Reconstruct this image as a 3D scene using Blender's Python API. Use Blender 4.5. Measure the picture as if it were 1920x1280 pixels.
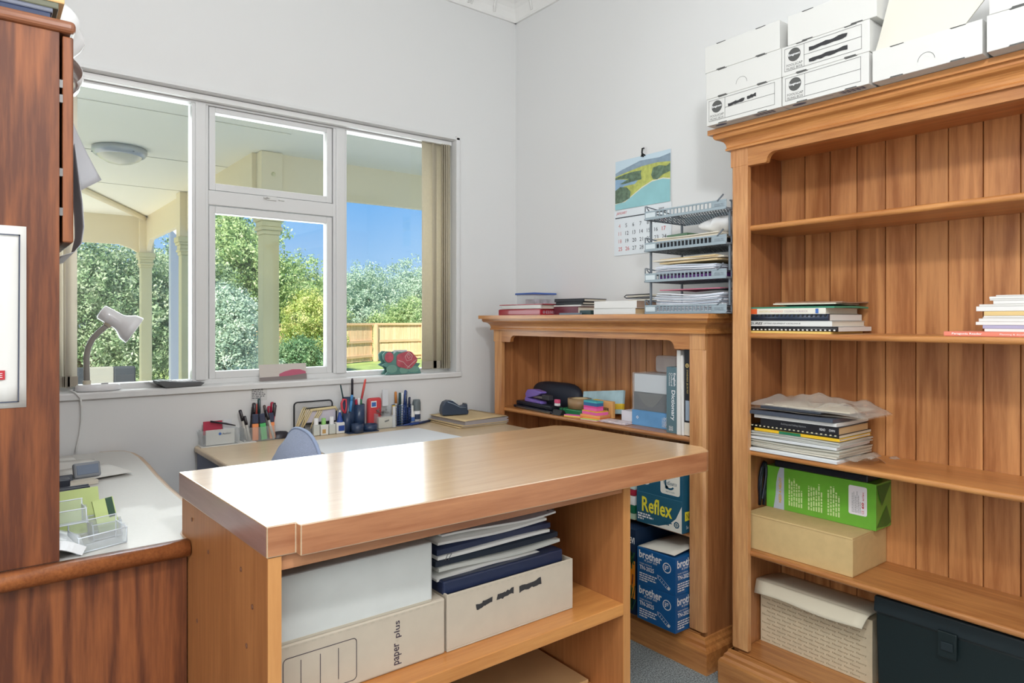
import bpy, bmesh, math, random
from mathutils import Vector, Matrix, Euler
for o in list(bpy.data.objects): bpy.data.objects.remove(o)
SC = bpy.context.scene
COL = SC.collection
random.seed(11)
RND = random.Random(5)
def lin(r, g, b):
    f = lambda c: (c/255)/12.92 if c/255 <= .04045 else ((c/255+.055)/1.055)**2.4
    return (f(r), f(g), f(b))

# ---------------------------------------------------------------- camera, world, sun, lamp, exposure
cam_d = bpy.data.cameras.new('camera')
cam = bpy.data.objects.new('camera', cam_d); COL.objects.link(cam)
cam_d.sensor_width = 36; cam_d.lens = 24
cam_d.shift_y = -40.5/1920
cam_d.clip_start = .02; cam_d.clip_end = 300
cam.location = (0, 0, 1.25)
cam.rotation_euler = (math.pi/2, 0, math.radians(51.87-90))
SC.camera = cam

world = bpy.data.worlds.new('sky'); SC.world = world
world.use_nodes = True
wn = world.node_tree.nodes; wl = world.node_tree.links
wn.clear()
w_out = wn.new('ShaderNodeOutputWorld'); w_bg = wn.new('ShaderNodeBackground')
w_tc = wn.new('ShaderNodeTexCoord'); w_sep = wn.new('ShaderNodeSeparateXYZ'); w_rmp = wn.new('ShaderNodeValToRGB')
wl.new(w_tc.outputs['Generated'], w_sep.inputs[0]); wl.new(w_sep.outputs['Z'], w_rmp.inputs[0])
wl.new(w_rmp.outputs[0], w_bg.inputs[0]); wl.new(w_bg.outputs[0], w_out.inputs[0])
cr = w_rmp.color_ramp
cr.elements[0].position = 0.0; cr.elements[0].color = (*lin(206, 229, 252), 1)
cr.elements[1].position = .17; cr.elements[1].color = (*lin(122, 186, 250), 1)
e = cr.elements.new(.08); e.color = (*lin(165, 208, 252), 1)
e = cr.elements.new(.6); e.color = (*lin(90, 150, 235), 1)
w_bg.inputs[1].default_value = 1.04

sun_d = bpy.data.lights.new('sun', 'SUN'); sun = bpy.data.objects.new('sun', sun_d); COL.objects.link(sun)
sun_d.energy = 10.0; sun_d.angle = math.radians(.6); sun_d.color = (1, .95, .86)
sun.rotation_euler = Vector((.62, .70, -.74)).to_track_quat('-Z', 'Y').to_euler()
sun.location = (-20, -12, 25)

LAMP_POWER = 53.0
ceil_d = bpy.data.lights.new('assumed_pendant_bulb', 'POINT')  # assumed lamp, inferred from cast shadows; no pendant is in view
ceil_d.energy = LAMP_POWER; ceil_d.shadow_soft_size = .07; ceil_d.color = (.955, .98, 1.0)
ceil_o = bpy.data.objects.new('assumed_pendant_bulb', ceil_d); COL.objects.link(ceil_o); ceil_o.location = (.52, .22, 2.30)

left_fill_d = bpy.data.lights.new('left_fill_light', 'AREA'); left_fill_d.shape = 'RECTANGLE'; left_fill_d.size = 1.9; left_fill_d.size_y = 1.4  # added fill lamp on the left wall; no window is known there
left_fill_d.energy = 34.0; left_fill_d.color = (.93, .97, 1.0)
left_fill_o = bpy.data.objects.new('left_fill_light', left_fill_d); COL.objects.link(left_fill_o); left_fill_o.location = (-1.69, -.35, 1.6)
left_fill_o.rotation_euler = (math.radians(90), 0, math.radians(-90))
ceil_fill_d = bpy.data.lights.new('ceiling_fill_light', 'AREA'); ceil_fill_d.shape = 'RECTANGLE'; ceil_fill_d.size = 1.2; ceil_fill_d.size_y = 1.2  # added fill lamp under the ceiling behind the camera; no fitting known
ceil_fill_d.energy = 36.0; ceil_fill_d.color = (.955, .98, 1.0)
ceil_fill_o = bpy.data.objects.new('ceiling_fill_light', ceil_fill_d); COL.objects.link(ceil_fill_o); ceil_fill_o.location = (-.78, -.9, 2.9)
ceil_fill_o.rotation_euler = Vector((.35, .8, -1)).to_track_quat('-Z', 'Y').to_euler()

win_fill_d = bpy.data.lights.new('window_fill_light', 'AREA'); win_fill_d.shape = 'RECTANGLE'; win_fill_d.size = 1.75; win_fill_d.size_y = 1.1  # added fill lamp just outside the glass; brightens room and countertop reflection
win_fill_d.energy = 24.0; win_fill_d.color = (.92, .97, 1.0)
win_fill_o = bpy.data.objects.new('window_fill_light', win_fill_d); COL.objects.link(win_fill_o); win_fill_o.location = (1.02, 3.2, 1.58)
win_fill_o.rotation_euler = (math.radians(-90), 0, 0)

SC.view_settings.view_transform = 'Standard'; SC.view_settings.look = 'None'
SC.view_settings.exposure = 0.0; SC.view_settings.gamma = 1.0
SC.view_settings.use_curve_mapping = False

# ---------------------------------------------------------------- materials
MATS = {}
def mat(name, rgb, rough=.5, metal=0, trans=0, ior=1.45, alpha=1, coat=0, noise=None, bump=None, spec=.5, emit=0, trl=0):
    """rgb: sRGB 0-255. noise=(scale, amount), bump=(scale, strength)"""
    if name in MATS: return MATS[name]
    m = bpy.data.materials.new(name); m.use_nodes = True
    nt = m.node_tree; b = nt.nodes['Principled BSDF']
    c = lin(*rgb)
    b.inputs['Base Color'].default_value = (*c, 1)
    b.inputs['Roughness'].default_value = rough; b.inputs['Metallic'].default_value = metal
    b.inputs['IOR'].default_value = ior; b.inputs['Transmission Weight'].default_value = trans
    b.inputs['Alpha'].default_value = alpha; b.inputs['Coat Weight'].default_value = coat
    b.inputs['Specular IOR Level'].default_value = spec
    if emit:
        b.inputs['Emission Color'].default_value = (*c, 1); b.inputs['Emission Strength'].default_value = emit
    tc = None
    if noise or bump:
        tc = nt.nodes.new('ShaderNodeTexCoord')
    if noise:
        n = nt.nodes.new('ShaderNodeTexNoise'); n.inputs['Scale'].default_value = noise[0]; n.inputs['Detail'].default_value = 5
        nt.links.new(tc.outputs['Object'], n.inputs['Vector'])
        r = nt.nodes.new('ShaderNodeValToRGB'); a = noise[1]
        r.color_ramp.elements[0].position = .3; r.color_ramp.elements[1].position = .7
        r.color_ramp.elements[0].color = (*[x*(1-a) for x in c], 1)
        r.color_ramp.elements[1].color = (*[min(1, x*(1+a)) for x in c], 1)
        nt.links.new(n.outputs['Fac'], r.inputs[0]); nt.links.new(r.outputs[0], b.inputs['Base Color'])
    if bump:
        n = nt.nodes.new('ShaderNodeTexNoise'); n.inputs['Scale'].default_value = bump[0]; n.inputs['Detail'].default_value = 3
        nt.links.new(tc.outputs['Object'], n.inputs['Vector'])
        bp = nt.nodes.new('ShaderNodeBump'); bp.inputs['Strength'].default_value = bump[1]; bp.inputs['Distance'].default_value = .004
        nt.links.new(n.outputs['Fac'], bp.inputs['Height']); nt.links.new(bp.outputs[0], b.inputs['Normal'])
    if trl:
        t = nt.nodes.new('ShaderNodeBsdfTranslucent'); t.inputs['Color'].default_value = (*c, 1)
        mx = nt.nodes.new('ShaderNodeMixShader'); mx.inputs[0].default_value = trl
        out = nt.nodes['Material Output']
        nt.links.new(b.outputs[0], mx.inputs[1]); nt.links.new(t.outputs[0], mx.inputs[2]); nt.links.new(mx.outputs[0], out.inputs['Surface'])
    MATS[name] = m
    return m
def wood(name, light, dark, axis='Z', scale=9.0, rough=.4, coat=0, coat_ior=1.5, coat_rough=.15, figure=.45, stretch=.07, pos=(.32, .7), bump=.08):
    if name in MATS: return MATS[name]
    m = bpy.data.materials.new(name); m.use_nodes = True
    nt = m.node_tree; N = nt.nodes; L = nt.links; b = N['Principled BSDF']
    b.inputs['Roughness'].default_value = rough; b.inputs['Coat Weight'].default_value = coat
    b.inputs['Coat IOR'].default_value = coat_ior; b.inputs['Coat Roughness'].default_value = coat_rough
    tc = N.new('ShaderNodeTexCoord'); oi = N.new('ShaderNodeObjectInfo')
    mul = N.new('ShaderNodeMath'); mul.operation = 'MULTIPLY'; mul.inputs[1].default_value = 37.0
    L.new(oi.outputs['Random'], mul.inputs[0])
    add = N.new('ShaderNodeVectorMath'); add.operation = 'ADD'
    L.new(tc.outputs['Object'], add.inputs[0]); L.new(mul.outputs[0], add.inputs[1])
    mp = N.new('ShaderNodeMapping'); s = [1, 1, 1]; s['XYZ'.index(axis)] = stretch
    mp.inputs['Scale'].default_value = s; L.new(add.outputs[0], mp.inputs['Vector'])
    n1 = N.new('ShaderNodeTexNoise'); n1.inputs['Scale'].default_value = scale*13; n1.inputs['Detail'].default_value = 6; n1.inputs['Roughness'].default_value = .6
    n2 = N.new('ShaderNodeTexNoise'); n2.inputs['Scale'].default_value = scale*.9; n2.inputs['Detail'].default_value = 2; n2.inputs['Distortion'].default_value = .6
    L.new(mp.outputs[0], n1.inputs['Vector']); L.new(mp.outputs[0], n2.inputs['Vector'])
    # cathedral figure: bands through a low frequency field
    sn = N.new('ShaderNodeMath'); sn.operation = 'MULTIPLY'; sn.inputs[1].default_value = 34.0; L.new(n2.outputs['Fac'], sn.inputs[0])
    si = N.new('ShaderNodeMath'); si.operation = 'SINE'; L.new(sn.outputs[0], si.inputs[0])
    ma = N.new('ShaderNodeMath'); ma.operation = 'MULTIPLY_ADD'; ma.inputs[1].default_value = figure*.16; L.new(si.outputs[0], ma.inputs[0])
    mx = N.new('ShaderNodeMix'); mx.data_type = 'FLOAT'; mx.inputs[0].default_value = .36
    L.new(n1.outputs['Fac'], mx.inputs[2]); L.new(n2.outputs['Fac'], mx.inputs[3]); L.new(mx.outputs[0], ma.inputs[2])
    r = N.new('ShaderNodeValToRGB'); r.color_ramp.elements[0].position = pos[0]; r.color_ramp.elements[1].position = pos[1]
    r.color_ramp.elements[0].color = (*lin(*dark), 1); r.color_ramp.elements[1].color = (*lin(*light), 1)
    L.new(ma.outputs[0], r.inputs[0])
    # small board to board shift in value
    hv = N.new('ShaderNodeHueSaturation'); mr = N.new('ShaderNodeMapRange'); mr.inputs[3].default_value = .9; mr.inputs[4].default_value = 1.08
    L.new(oi.outputs['Random'], mr.inputs[0]); L.new(mr.outputs[0], hv.inputs['Value']); L.new(r.outputs[0], hv.inputs['Color'])
    L.new(hv.outputs[0], b.inputs['Base Color'])
    bp = N.new('ShaderNodeBump'); bp.inputs['Strength'].default_value = bump; bp.inputs['Distance'].default_value = .002
    L.new(n1.outputs['Fac'], bp.inputs['Height']); L.new(bp.outputs[0], b.inputs['Normal'])
    MATS[name] = m
    return m

# ---------------------------------------------------------------- mesh builder
class MB:
    def __init__(s): s.v = []; s.f = []; s.m = []; s.sm = []
    def add(s, vs, fs, mi=0, smooth=False):
        k = len(s.v); s.v += [tuple(p) for p in vs]
        for f in fs: s.f.append([i+k for i in f]); s.m.append(mi); s.sm.append(smooth)
        return s
    def box(s, x0, x1, y0, y1, z0, z1, mi=0):
        return s.add([(x0,y0,z0),(x1,y0,z0),(x1,y1,z0),(x0,y1,z0),(x0,y0,z1),(x1,y0,z1),(x1,y1,z1),(x0,y1,z1)],
                     [(3,2,1,0),(4,5,6,7),(0,1,5,4),(1,2,6,5),(2,3,7,6),(3,0,4,7)], mi)
    def prism(s, poly, axis, a, b, mi=0, smooth=False):
        n = len(poly)
        P = {'X': lambda p, t: (t, p[0], p[1]), 'Y': lambda p, t: (p[0], t, p[1]), 'Z': lambda p, t: (p[0], p[1], t)}[axis]
        vs = [P(p, a) for p in poly]+[P(p, b) for p in poly]
        s.add(vs, [list(range(n))[::-1], list(range(n, 2*n))], mi, False)
        k = len(s.v)-2*n
        for i in range(n):
            j = (i+1) % n
            s.f.append([k+i, k+j, k+n+j, k+n+i]); s.m.append(mi); s.sm.append(smooth)
        return s
    def lathe(s, prof, seg=20, mtx=None, mi=0, sx=1, sy=1, smooth=True):
        vs = []; n = len(prof)
        for i in range(seg):
            a = 2*math.pi*i/seg
            for r, z in prof:
                p = Vector((r*math.cos(a)*sx, r*math.sin(a)*sy, z))
                vs.append(tuple(mtx @ p) if mtx else tuple(p))
        fs = []
        for i in range(seg):
            j = (i+1) % seg
            for k in range(n-1): fs.append((i*n+k, j*n+k, j*n+k+1, i*n+k+1))
        return s.add(vs, fs, mi, smooth)
    def tube(s, pts, r, seg=8, mi=0, closed=False, caps=True):
        pts = [Vector(p) for p in pts]; n = len(pts); rs = r if isinstance(r, (list, tuple)) else [r]*n
        vs = []; up = Vector((0, 0, 1)); last = None
        for i, p in enumerate(pts):
            if closed: t = pts[(i+1) % n]-pts[i-1]
            else: t = pts[min(i+1, n-1)]-pts[max(i-1, 0)]
            t.normalize()
            if last is None:
                a = up if abs(t.z) < .9 else Vector((1, 0, 0)); u = a.cross(t).normalized()
            else:
                u = (last-t*last.dot(t)).normalized()
            last = u; w = t.cross(u)
            for k in range(seg):
                q = 2*math.pi*k/seg; vs.append(tuple(p+(u*math.cos(q)+w*math.sin(q))*rs[i]))
        fs = []
        for i in range(n if closed else n-1):
            j = (i+1) % n
            for k in range(seg): fs.append((i*seg+k, i*seg+(k+1) % seg, j*seg+(k+1) % seg, j*seg+k))
        s.add(vs, fs, mi, True)
        if caps and not closed:
            k0 = len(s.v)-n*seg
            s.f.append([k0+i for i in range(seg)][::-1]); s.m.append(mi); s.sm.append(False)
            s.f.append([k0+(n-1)*seg+i for i in range(seg)]); s.m.append(mi); s.sm.append(False)
        return s
    def sheet(s, fn, nu, nv, th=0, mi=0, smooth=True):
        """fn(u,v) -> point; th>0 gives thickness downwards along -normal(z by default)"""
        top = [Vector(fn(i/nu, j/nv)) for i in range(nu+1) for j in range(nv+1)]
        W = nv+1
        fs = [(i*W+j, (i+1)*W+j, (i+1)*W+j+1, i*W+j+1) for i in range(nu) for j in range(nv)]
        if not th: return s.add(top, fs, mi, smooth)
        nrm = [Vector((0, 0, 0)) for _ in top]
        for f in fs:
            a, b, c, d = [top[k] for k in f]; nn = (c-a).cross(d-b)
            for k in f: nrm[k] += nn
        bot = [p-n.normalized()*th for p, n in zip(top, nrm)]; K = len(top)
        fs2 = [tuple(K+k for k in f[::-1]) for f in fs]
        rim = [i*W for i in range(nu+1)]+[nu*W+j for j in range(1, W)]+[i*W+nv for i in range(nu-1, -1, -1)]+[j for j in range(nv-1, 0, -1)]
        fs3 = [(rim[k], K+rim[k], K+rim[(k+1) % len(rim)], rim[(k+1) % len(rim)]) for k in range(len(rim))]
        s.add(top+bot, fs+fs2, mi, smooth)
        k0 = len(s.v)-2*K
        for f in fs3: s.f.append([k0+i for i in f]); s.m.append(mi); s.sm.append(False)
        return s
    def quad(s, a, b, c, d, mi=0): return s.add([a, b, c, d], [(0, 1, 2, 3)], mi)
    def xf(s, M): s.v = [tuple(M @ Vector(p)) for p in s.v]; return s
    def build(s, name, mats, parent=None, bevel=0, seg=2, loc=None):
        me = bpy.data.meshes.new(name); me.from_pydata(s.v, [], s.f)
        for m in (mats if isinstance(mats, (list, tuple)) else [mats]): me.materials.append(m)
        me.polygons.foreach_set('material_index', s.m); me.polygons.foreach_set('use_smooth', s.sm)
        if bevel:
            bm = bmesh.new(); bm.from_mesh(me)
            es = [e for e in bm.edges if len(e.link_faces) == 2 and e.calc_face_angle(0) > .6]
            bmesh.ops.bevel(bm, geom=es, offset=bevel, segments=seg, affect='EDGES', profile=.5, clamp_overlap=True)
            bm.to_mesh(me); bm.free()
        me.update()
        o = bpy.data.objects.new(name, me); COL.objects.link(o)
        if parent: o.parent = parent
        if loc: o.location = loc
        return o
def B(x0, x1, y0, y1, z0, z1): return MB().box(min(x0,x1), max(x0,x1), min(y0,y1), max(y0,y1), min(z0,z1), max(z0,z1))
def part(name, parent, m, mb, bevel=0, seg=2, label=None):
    o = mb.build(name, m, parent, bevel, seg)
    if label: o['label'] = label
    return o
def thing(name, label, cat, loc=(0, 0, 0), rz=0, group=None):
    o = bpy.data.objects.new(name, None); COL.objects.link(o); o.empty_display_size = .05
    o.location = loc; o.rotation_euler = (0, 0, rz); o['label'] = label; o['category'] = cat
    if group: o['group'] = group
    return o
def solo(name, label, cat, m, mb, loc=(0, 0, 0), rz=0, group=None, bevel=0, rot=None):
    o = mb.build(name, m, None, bevel); o.location = loc; o.rotation_euler = rot or (0, 0, rz)
    o['label'] = label; o['category'] = cat
    if group: o['group'] = group
    return o
def struct(name, m, mb, parent=None, bevel=0):
    o = mb.build(name, m, parent, bevel)
    if not parent: o['kind'] = 'structure'
    return o
def copy_tree(o, parent=None):
    c = o.copy(); COL.objects.link(c)
    if parent: c.parent = parent
    for ch in [x for x in bpy.data.objects if x.parent == o]: copy_tree(ch, c)
    return c
# ---- flat print on a face: frame = (origin, ex, ey, normal)
def frame(O, ex, ey, off=.0006):
    ex = Vector(ex).normalized(); ey = Vector(ey).normalized(); n = ex.cross(ey)
    return (Vector(O)+n*off, ex, ey, n)
def to3(F, p): return tuple(F[0]+F[1]*p[0]+F[2]*p[1])
def poly(mb, F, pts, mi=0): return mb.add([to3(F, p) for p in pts], [list(range(len(pts)))], mi)
def rect(mb, F, x0, y0, x1, y1, mi=0): return poly(mb, F, [(x0, y0), (x1, y0), (x1, y1), (x0, y1)], mi)
def line(mb, F, a, b, w, mi=0):
    a = Vector(a); b = Vector(b); d = (b-a).normalized()*w/2; n = Vector((-d.y, d.x))
    return poly(mb, F, [a-n-d, b-n+d, b+n+d, a+n-d], mi)
def disc(mb, F, c, r, mi=0, n=28, ry=None):
    ry = ry or r
    return poly(mb, F, [(c[0]+r*math.cos(2*math.pi*i/n), c[1]+ry*math.sin(2*math.pi*i/n)) for i in range(n)], mi)
def ring(mb, F, c, r0, r1, mi=0, n=28, a0=0, a1=360):
    for i in range(n):
        p = math.radians(a0+(a1-a0)*i/n); q = math.radians(a0+(a1-a0)*(i+1)/n)
        poly(mb, F, [(c[0]+r0*math.cos(p), c[1]+r0*math.sin(p)), (c[0]+r1*math.cos(p), c[1]+r1*math.sin(p)),
                     (c[0]+r1*math.cos(q), c[1]+r1*math.sin(q)), (c[0]+r0*math.cos(q), c[1]+r0*math.sin(q))], mi)
def lines_of_print(mb, F, x0, x1, y_top, n, pitch, h, mi=0, seed=1):
    r = random.Random(seed)
    for i in range(n):
        y = y_top-i*pitch; x = x0; end = x0+(x1-x0)*(r.uniform(.75, 1) if i < n-1 else r.uniform(.3, .7))
        while x < end:
            w = min(r.uniform(.6, 2.2)*h*1.6, end-x); rect(mb, F, x, y-h, x+w, y, mi); x += w+h*.6
def scribble(mb, F, x0, y0, x1, y1, h, mi=0, seed=1):
    r = random.Random(seed); n = 9; top = []; bot = []
    for i in range(n+1):
        t = i/n; x = x0+(x1-x0)*t; y = y0+(y1-y0)*t
        top.append((x+r.uniform(-.002, .002), y+h*(.5+r.uniform(-.18, .12)))); bot.append((x+r.uniform(-.002, .002), y-h*(.5+r.uniform(-.18, .12))))
    for i in range(n): poly(mb, F, [bot[i], bot[i+1], top[i+1], top[i]], mi)
TEXTS = []
def txt(parent, s, F, x, y, w=None, h=None, m=None, name='lettering', shear=0, bold=0, rot=0):
    """lower left corner at (x,y) of frame F; stretched to width w and height h"""
    TEXTS.append((parent, s, F, x, y, w, h, m, name, shear, bold, rot))
def flush_text():
    obs = []
    for (parent, s, F, x, y, w, h, m, name, shear, bold, rot) in TEXTS:
        cu = bpy.data.curves.new('txt', 'FONT'); cu.body = s; cu.size = 1; cu.resolution_u = 2; cu.shear = shear; cu.offset = bold
        o = bpy.data.objects.new('txt', cu); COL.objects.link(o); obs.append(o)
    dg = bpy.context.evaluated_depsgraph_get()
    for o, (parent, s, F, x, y, w, h, m, name, shear, bold, rot) in zip(obs, TEXTS):
        me = bpy.data.meshes.new_from_object(o.evaluated_get(dg))
        if not me.vertices: continue
        xs = [v.co.x for v in me.vertices]; ys = [v.co.y for v in me.vertices]
        x0, y0, W, H = min(xs), min(ys), max(xs)-min(xs), max(ys)-min(ys)
        sx = w/W if w else h/H; sy = h/H if h else sx
        c, sn = math.cos(math.radians(rot)), math.sin(math.radians(rot))
        for v in me.vertices:
            px = (v.co.x-x0)*sx; py = (v.co.y-y0)*sy
            v.co = to3(F, (x+px*c-py*sn, y+px*sn+py*c))
        me.materials.clear(); me.materials.append(m or MATS['ink'])
        t = bpy.data.objects.new(name, me); COL.objects.link(t); t.parent = parent
    for o in obs: bpy.data.objects.remove(o)
# ---------------------------------------------------------------- materials list
wall_m = mat('wall_paint', (228, 228, 227), .75, bump=(60, .03))
white_m = mat('white_gloss_paint', (226, 226, 225), .32)
ceil_m = mat('ceiling_paint', (240, 239, 236), .8)
ink = mat('ink', (30, 30, 34), .6)
dark_ink = mat('marker_ink', (52, 52, 54), .6)
grey_ink = mat('grey_ink', (150, 150, 152), .6)
paper_m = mat('paper', (226, 224, 219), .7)
paper2_m = mat('paper_warm', (222, 214, 198), .7)
white_print = mat('white_print', (240, 240, 240), .6)
glass_m = bpy.data.materials.new('window_glass'); glass_m.use_nodes = True
_n = glass_m.node_tree.nodes; _l = glass_m.node_tree.links; _n.clear()
_o = _n.new('ShaderNodeOutputMaterial'); _t = _n.new('ShaderNodeBsdfTransparent'); _g = _n.new('ShaderNodeBsdfGlossy'); _f = _n.new('ShaderNodeFresnel'); _x = _n.new('ShaderNodeMixShader')
_t.inputs[0].default_value = (.97, .98, .97, 1); _g.inputs['Roughness'].default_value = .02; _f.inputs[0].default_value = 1.45
_l.new(_f.outputs[0], _x.inputs[0]); _l.new(_t.outputs[0], _x.inputs[1]); _l.new(_g.outputs[0], _x.inputs[2]); _l.new(_x.outputs[0], _o.inputs[0])
def clear_plastic(name, tint=(.95, .965, .97), frac=.10):
    m = bpy.data.materials.new(name); m.use_nodes = True
    n = m.node_tree.nodes; l = m.node_tree.links; b = n['Principled BSDF']; o = n['Material Output']
    b.inputs['Base Color'].default_value = (*tint, 1); b.inputs['Roughness'].default_value = .12
    t = n.new('ShaderNodeBsdfTransparent'); t.inputs[0].default_value = (*tint, 1)
    lw = n.new('ShaderNodeLayerWeight'); lw.inputs[0].default_value = .35
    ma = n.new('ShaderNodeMath'); ma.operation = 'MULTIPLY_ADD'; ma.inputs[1].default_value = .4; ma.inputs[2].default_value = frac; ma.use_clamp = True
    x = n.new('ShaderNodeMixShader')
    l.new(lw.outputs['Facing'], ma.inputs[0]); l.new(ma.outputs[0], x.inputs[0]); l.new(t.outputs[0], x.inputs[1]); l.new(b.outputs[0], x.inputs[2]); l.new(x.outputs[0], o.inputs[0])
    MATS[name] = m; return m
clear_m = clear_plastic('clear_plastic')
thin_clear = clear_plastic('thin_clear', (.97, .98, .98), .02)
bag_m = clear_plastic('bag_plastic', (.90, .87, .80), .13)
whitebag_m = clear_plastic('white_bag_plastic', (.95, .95, .95), .7)
frost_m = clear_plastic('frosted_plastic', (.93, .93, .93), .22)

# ---------------------------------------------------------------- room shell
X0, X1, Y0, Y1, H = -1.75, 2.35, -1.9, 2.96, 3.0
carpet = mat('carpet', (146, 154, 155), .95, noise=(190, .75), bump=(300, .9))
struct('floor', carpet, B(X0, X1, Y0, Y1, -.1, 0))
struct('ceiling', ceil_m, B(X0-.1, X1+.1, Y0-.1, Y1+.14, H, H+.1))
struct('wall_right', wall_m, B(X1, X1+.12, Y0, Y1+.14, 0, H))
struct('wall_left', wall_m, B(X0-.12, X0, Y0, Y1+.14, 0, H))
struct('wall_rear', wall_m, B(X0, X1, Y0-.12, Y0, 0, H))
WX0, WX1, WZ0, WZ1 = .08, 1.965, .965, 2.186      # window opening
w = MB(); yy = (Y1, Y1+.14)
w.box(X0, WX0, *yy, 0, H); w.box(WX1, X1, *yy, 0, H); w.box(WX0, WX1, *yy, 0, WZ0); w.box(WX0, WX1, *yy, WZ1, H)
struct('wall_front', wall_m, w)
struct('baseboard_front', white_m, B(X0, X1, Y1-.018, Y1, 0, .14), bevel=.004)
struct('baseboard_right', white_m, B(X1-.018, X1, Y0, Y1-.018, 0, .14), bevel=.004)

fill_frame = bpy.data.objects.new('fill_light_frame', None); COL.objects.link(fill_frame); fill_frame['kind'] = 'structure'; fill_frame.location = (X0, -.35, 1.6)  # invented frame set round the added left fill lamp
part('frame', fill_frame, white_m, MB().box(0, .05, -1.05, -.97, -.78, .78).box(0, .05, .97, 1.05, -.78, .78).box(0, .05, -.97, .97, .72, .78).box(0, .05, -.97, .97, -.78, -.72))
# plaster cornice: a cove with bead and raised hoops
def cove(a, b, side):
    prof = [(0, 2.885), (.012, 2.885), (.018, 2.895), (.02, 2.905)]+[(.02+.1*(1-math.cos(t*math.pi/2/6)), 2.905+.085*math.sin(t*math.pi/2/6)) for t in range(1, 7)]+[(.13, 2.992), (.13, 3.0), (0, 3.0)]
    m = MB()
    if side == 'front': m.prism([(Y1-p, z) for p, z in prof], 'X', a, b)
    else: m.prism([(X1-p, z) for p, z in prof], 'Y', a, b)
    return m
c1 = struct('trim_1', ceil_m, cove(X0, X1, 'front')); c2 = struct('trim_2', ceil_m, cove(Y0, Y1, 'right'))
for k in range(-2, 3):
    hp = MB(); pts = []
    for i in range(13):
        t = math.pi*i/12; s = X1-.13-.16*abs(k)+.075*math.cos(t)
        q = math.sin(t); p = .02+.1*(1-math.cos(q*math.pi/2)); z = 2.905+.085*math.sin(q*math.pi/2)
        pts.append((X1-.24+.2*k*0+(-.17*k if k > 0 else 0)+.075*math.cos(t), Y1-p-.004, z-.003) if k >= 0 else (X1-p-.004, Y1-.24+.17*(k+1)+.075*math.cos(t), z-.003))
    hp.tube(pts, .006, 6); part('plaster_hoop', c1 if k >= 0 else c2, ceil_m, hp)

# ---------------------------------------------------------------- window
win = bpy.data.objects.new('window_1', None); COL.objects.link(win); win['kind'] = 'structure'; win.location = (1.0, 3.05, .98)
def wpart(name, m, mb, bevel=.0025):
    mb.v = [(x-1.0, y-3.05, z-.98) for x, y, z in mb.v]
    return part(name, win, m, mb, bevel)
sill = MB().prism([(2.945, .957), (2.945, .976), (2.949, .982), (3.05, .984), (3.05, .957)], 'X', WX0-.04, WX1+.013)
wpart('window_sill', white_m, sill, .001)
lin_ = MB(); lin_.box(WX0-.025, WX0, 2.946, 3.1, .982, 2.2); lin_.box(WX1-.016, WX1+.006, 2.946, 3.1, .982, 2.2)
wpart('jamb_lining', white_m, lin_)
hd = MB(); hd.box(WX0-.025, WX1+.006, 2.946, 2.958, 2.178, 2.191); hd.box(WX0, WX1, 2.956, 3.1, 2.1765, 2.187)
hd.box(WX0, WX1-.016, 3.018, 3.08, 2.145, 2.1765)
wpart('head_lining', white_m, hd, .0015)
wpart('head_rail', mat('rail_white', (238, 238, 236), .3, coat=.3), MB().box(WX0+.01, 1.945, 2.985, 3.012, 2.153, 2.175), .002)
wpart('bottom_rail', white_m, MB().box(WX0, WX1-.016, 3.028, 3.09, .982, 1.003))
for x0, x1 in ((.699, .763), (1.313, 1.38)):
    f = MB(); f.box(x0, x1, 3.024, 3.09, 1.0, 2.15); f.box(x0+.012, x1-.012, 3.016, 3.024, 1.0, 2.15); wpart('mullion', white_m, f)
wpart('transom', white_m, MB().box(.763, 1.313, 3.022, 3.09, 1.732, 1.792))
def sash(x0, x1, z0, z1, sw, sb, st):
    f = MB(); y = (3.03, 3.075)
    f.box(x0, x0+sw, *y, z0, z1); f.box(x1-sw, x1, *y, z0, z1); f.box(x0+sw, x1-sw, *y, z0, z0+sb); f.box(x0+sw, x1-sw, *y, z1-st, z1)
    return f
wpart('lower_sash', white_m, sash(.767, 1.309, 1.003, 1.729, .025, .03, .03))
wpart('upper_sash', white_m, sash(.767, 1.309, 1.795, 2.144, .025, .03, .022))
for x0, x1, z0, z1 in ((WX0, .699, 1.003, 2.15), (.79, 1.286, 1.032, 1.70), (.79, 1.286, 1.824, 2.124), (1.38, WX1-.016, 1.003, 2.15)):
    wpart('pane', glass_m, MB().box(x0-.003, x1+.003, 3.054, 3.057, z0-.003, z1+.003), 0)
lt = MB(); lt.box(1.0, 1.045, 3.016, 3.022, 1.776, 1.792); lt.tube([(1.012, 3.012, 1.784), (1.0, 3.006, 1.787), (.985, 3.005, 1.782)], .004, 6); lt.box(1.055, 1.08, 3.015, 3.021, 1.779, 1.783)
wpart('window_catch', mat('catch_white', (225, 225, 222), .3), lt, .001)
lt = MB(); lt.tube([(.776, 3.02, 1.3), (.776, 3.012, 1.33), (.776, 3.014, 1.37)], .004, 6)

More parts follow.
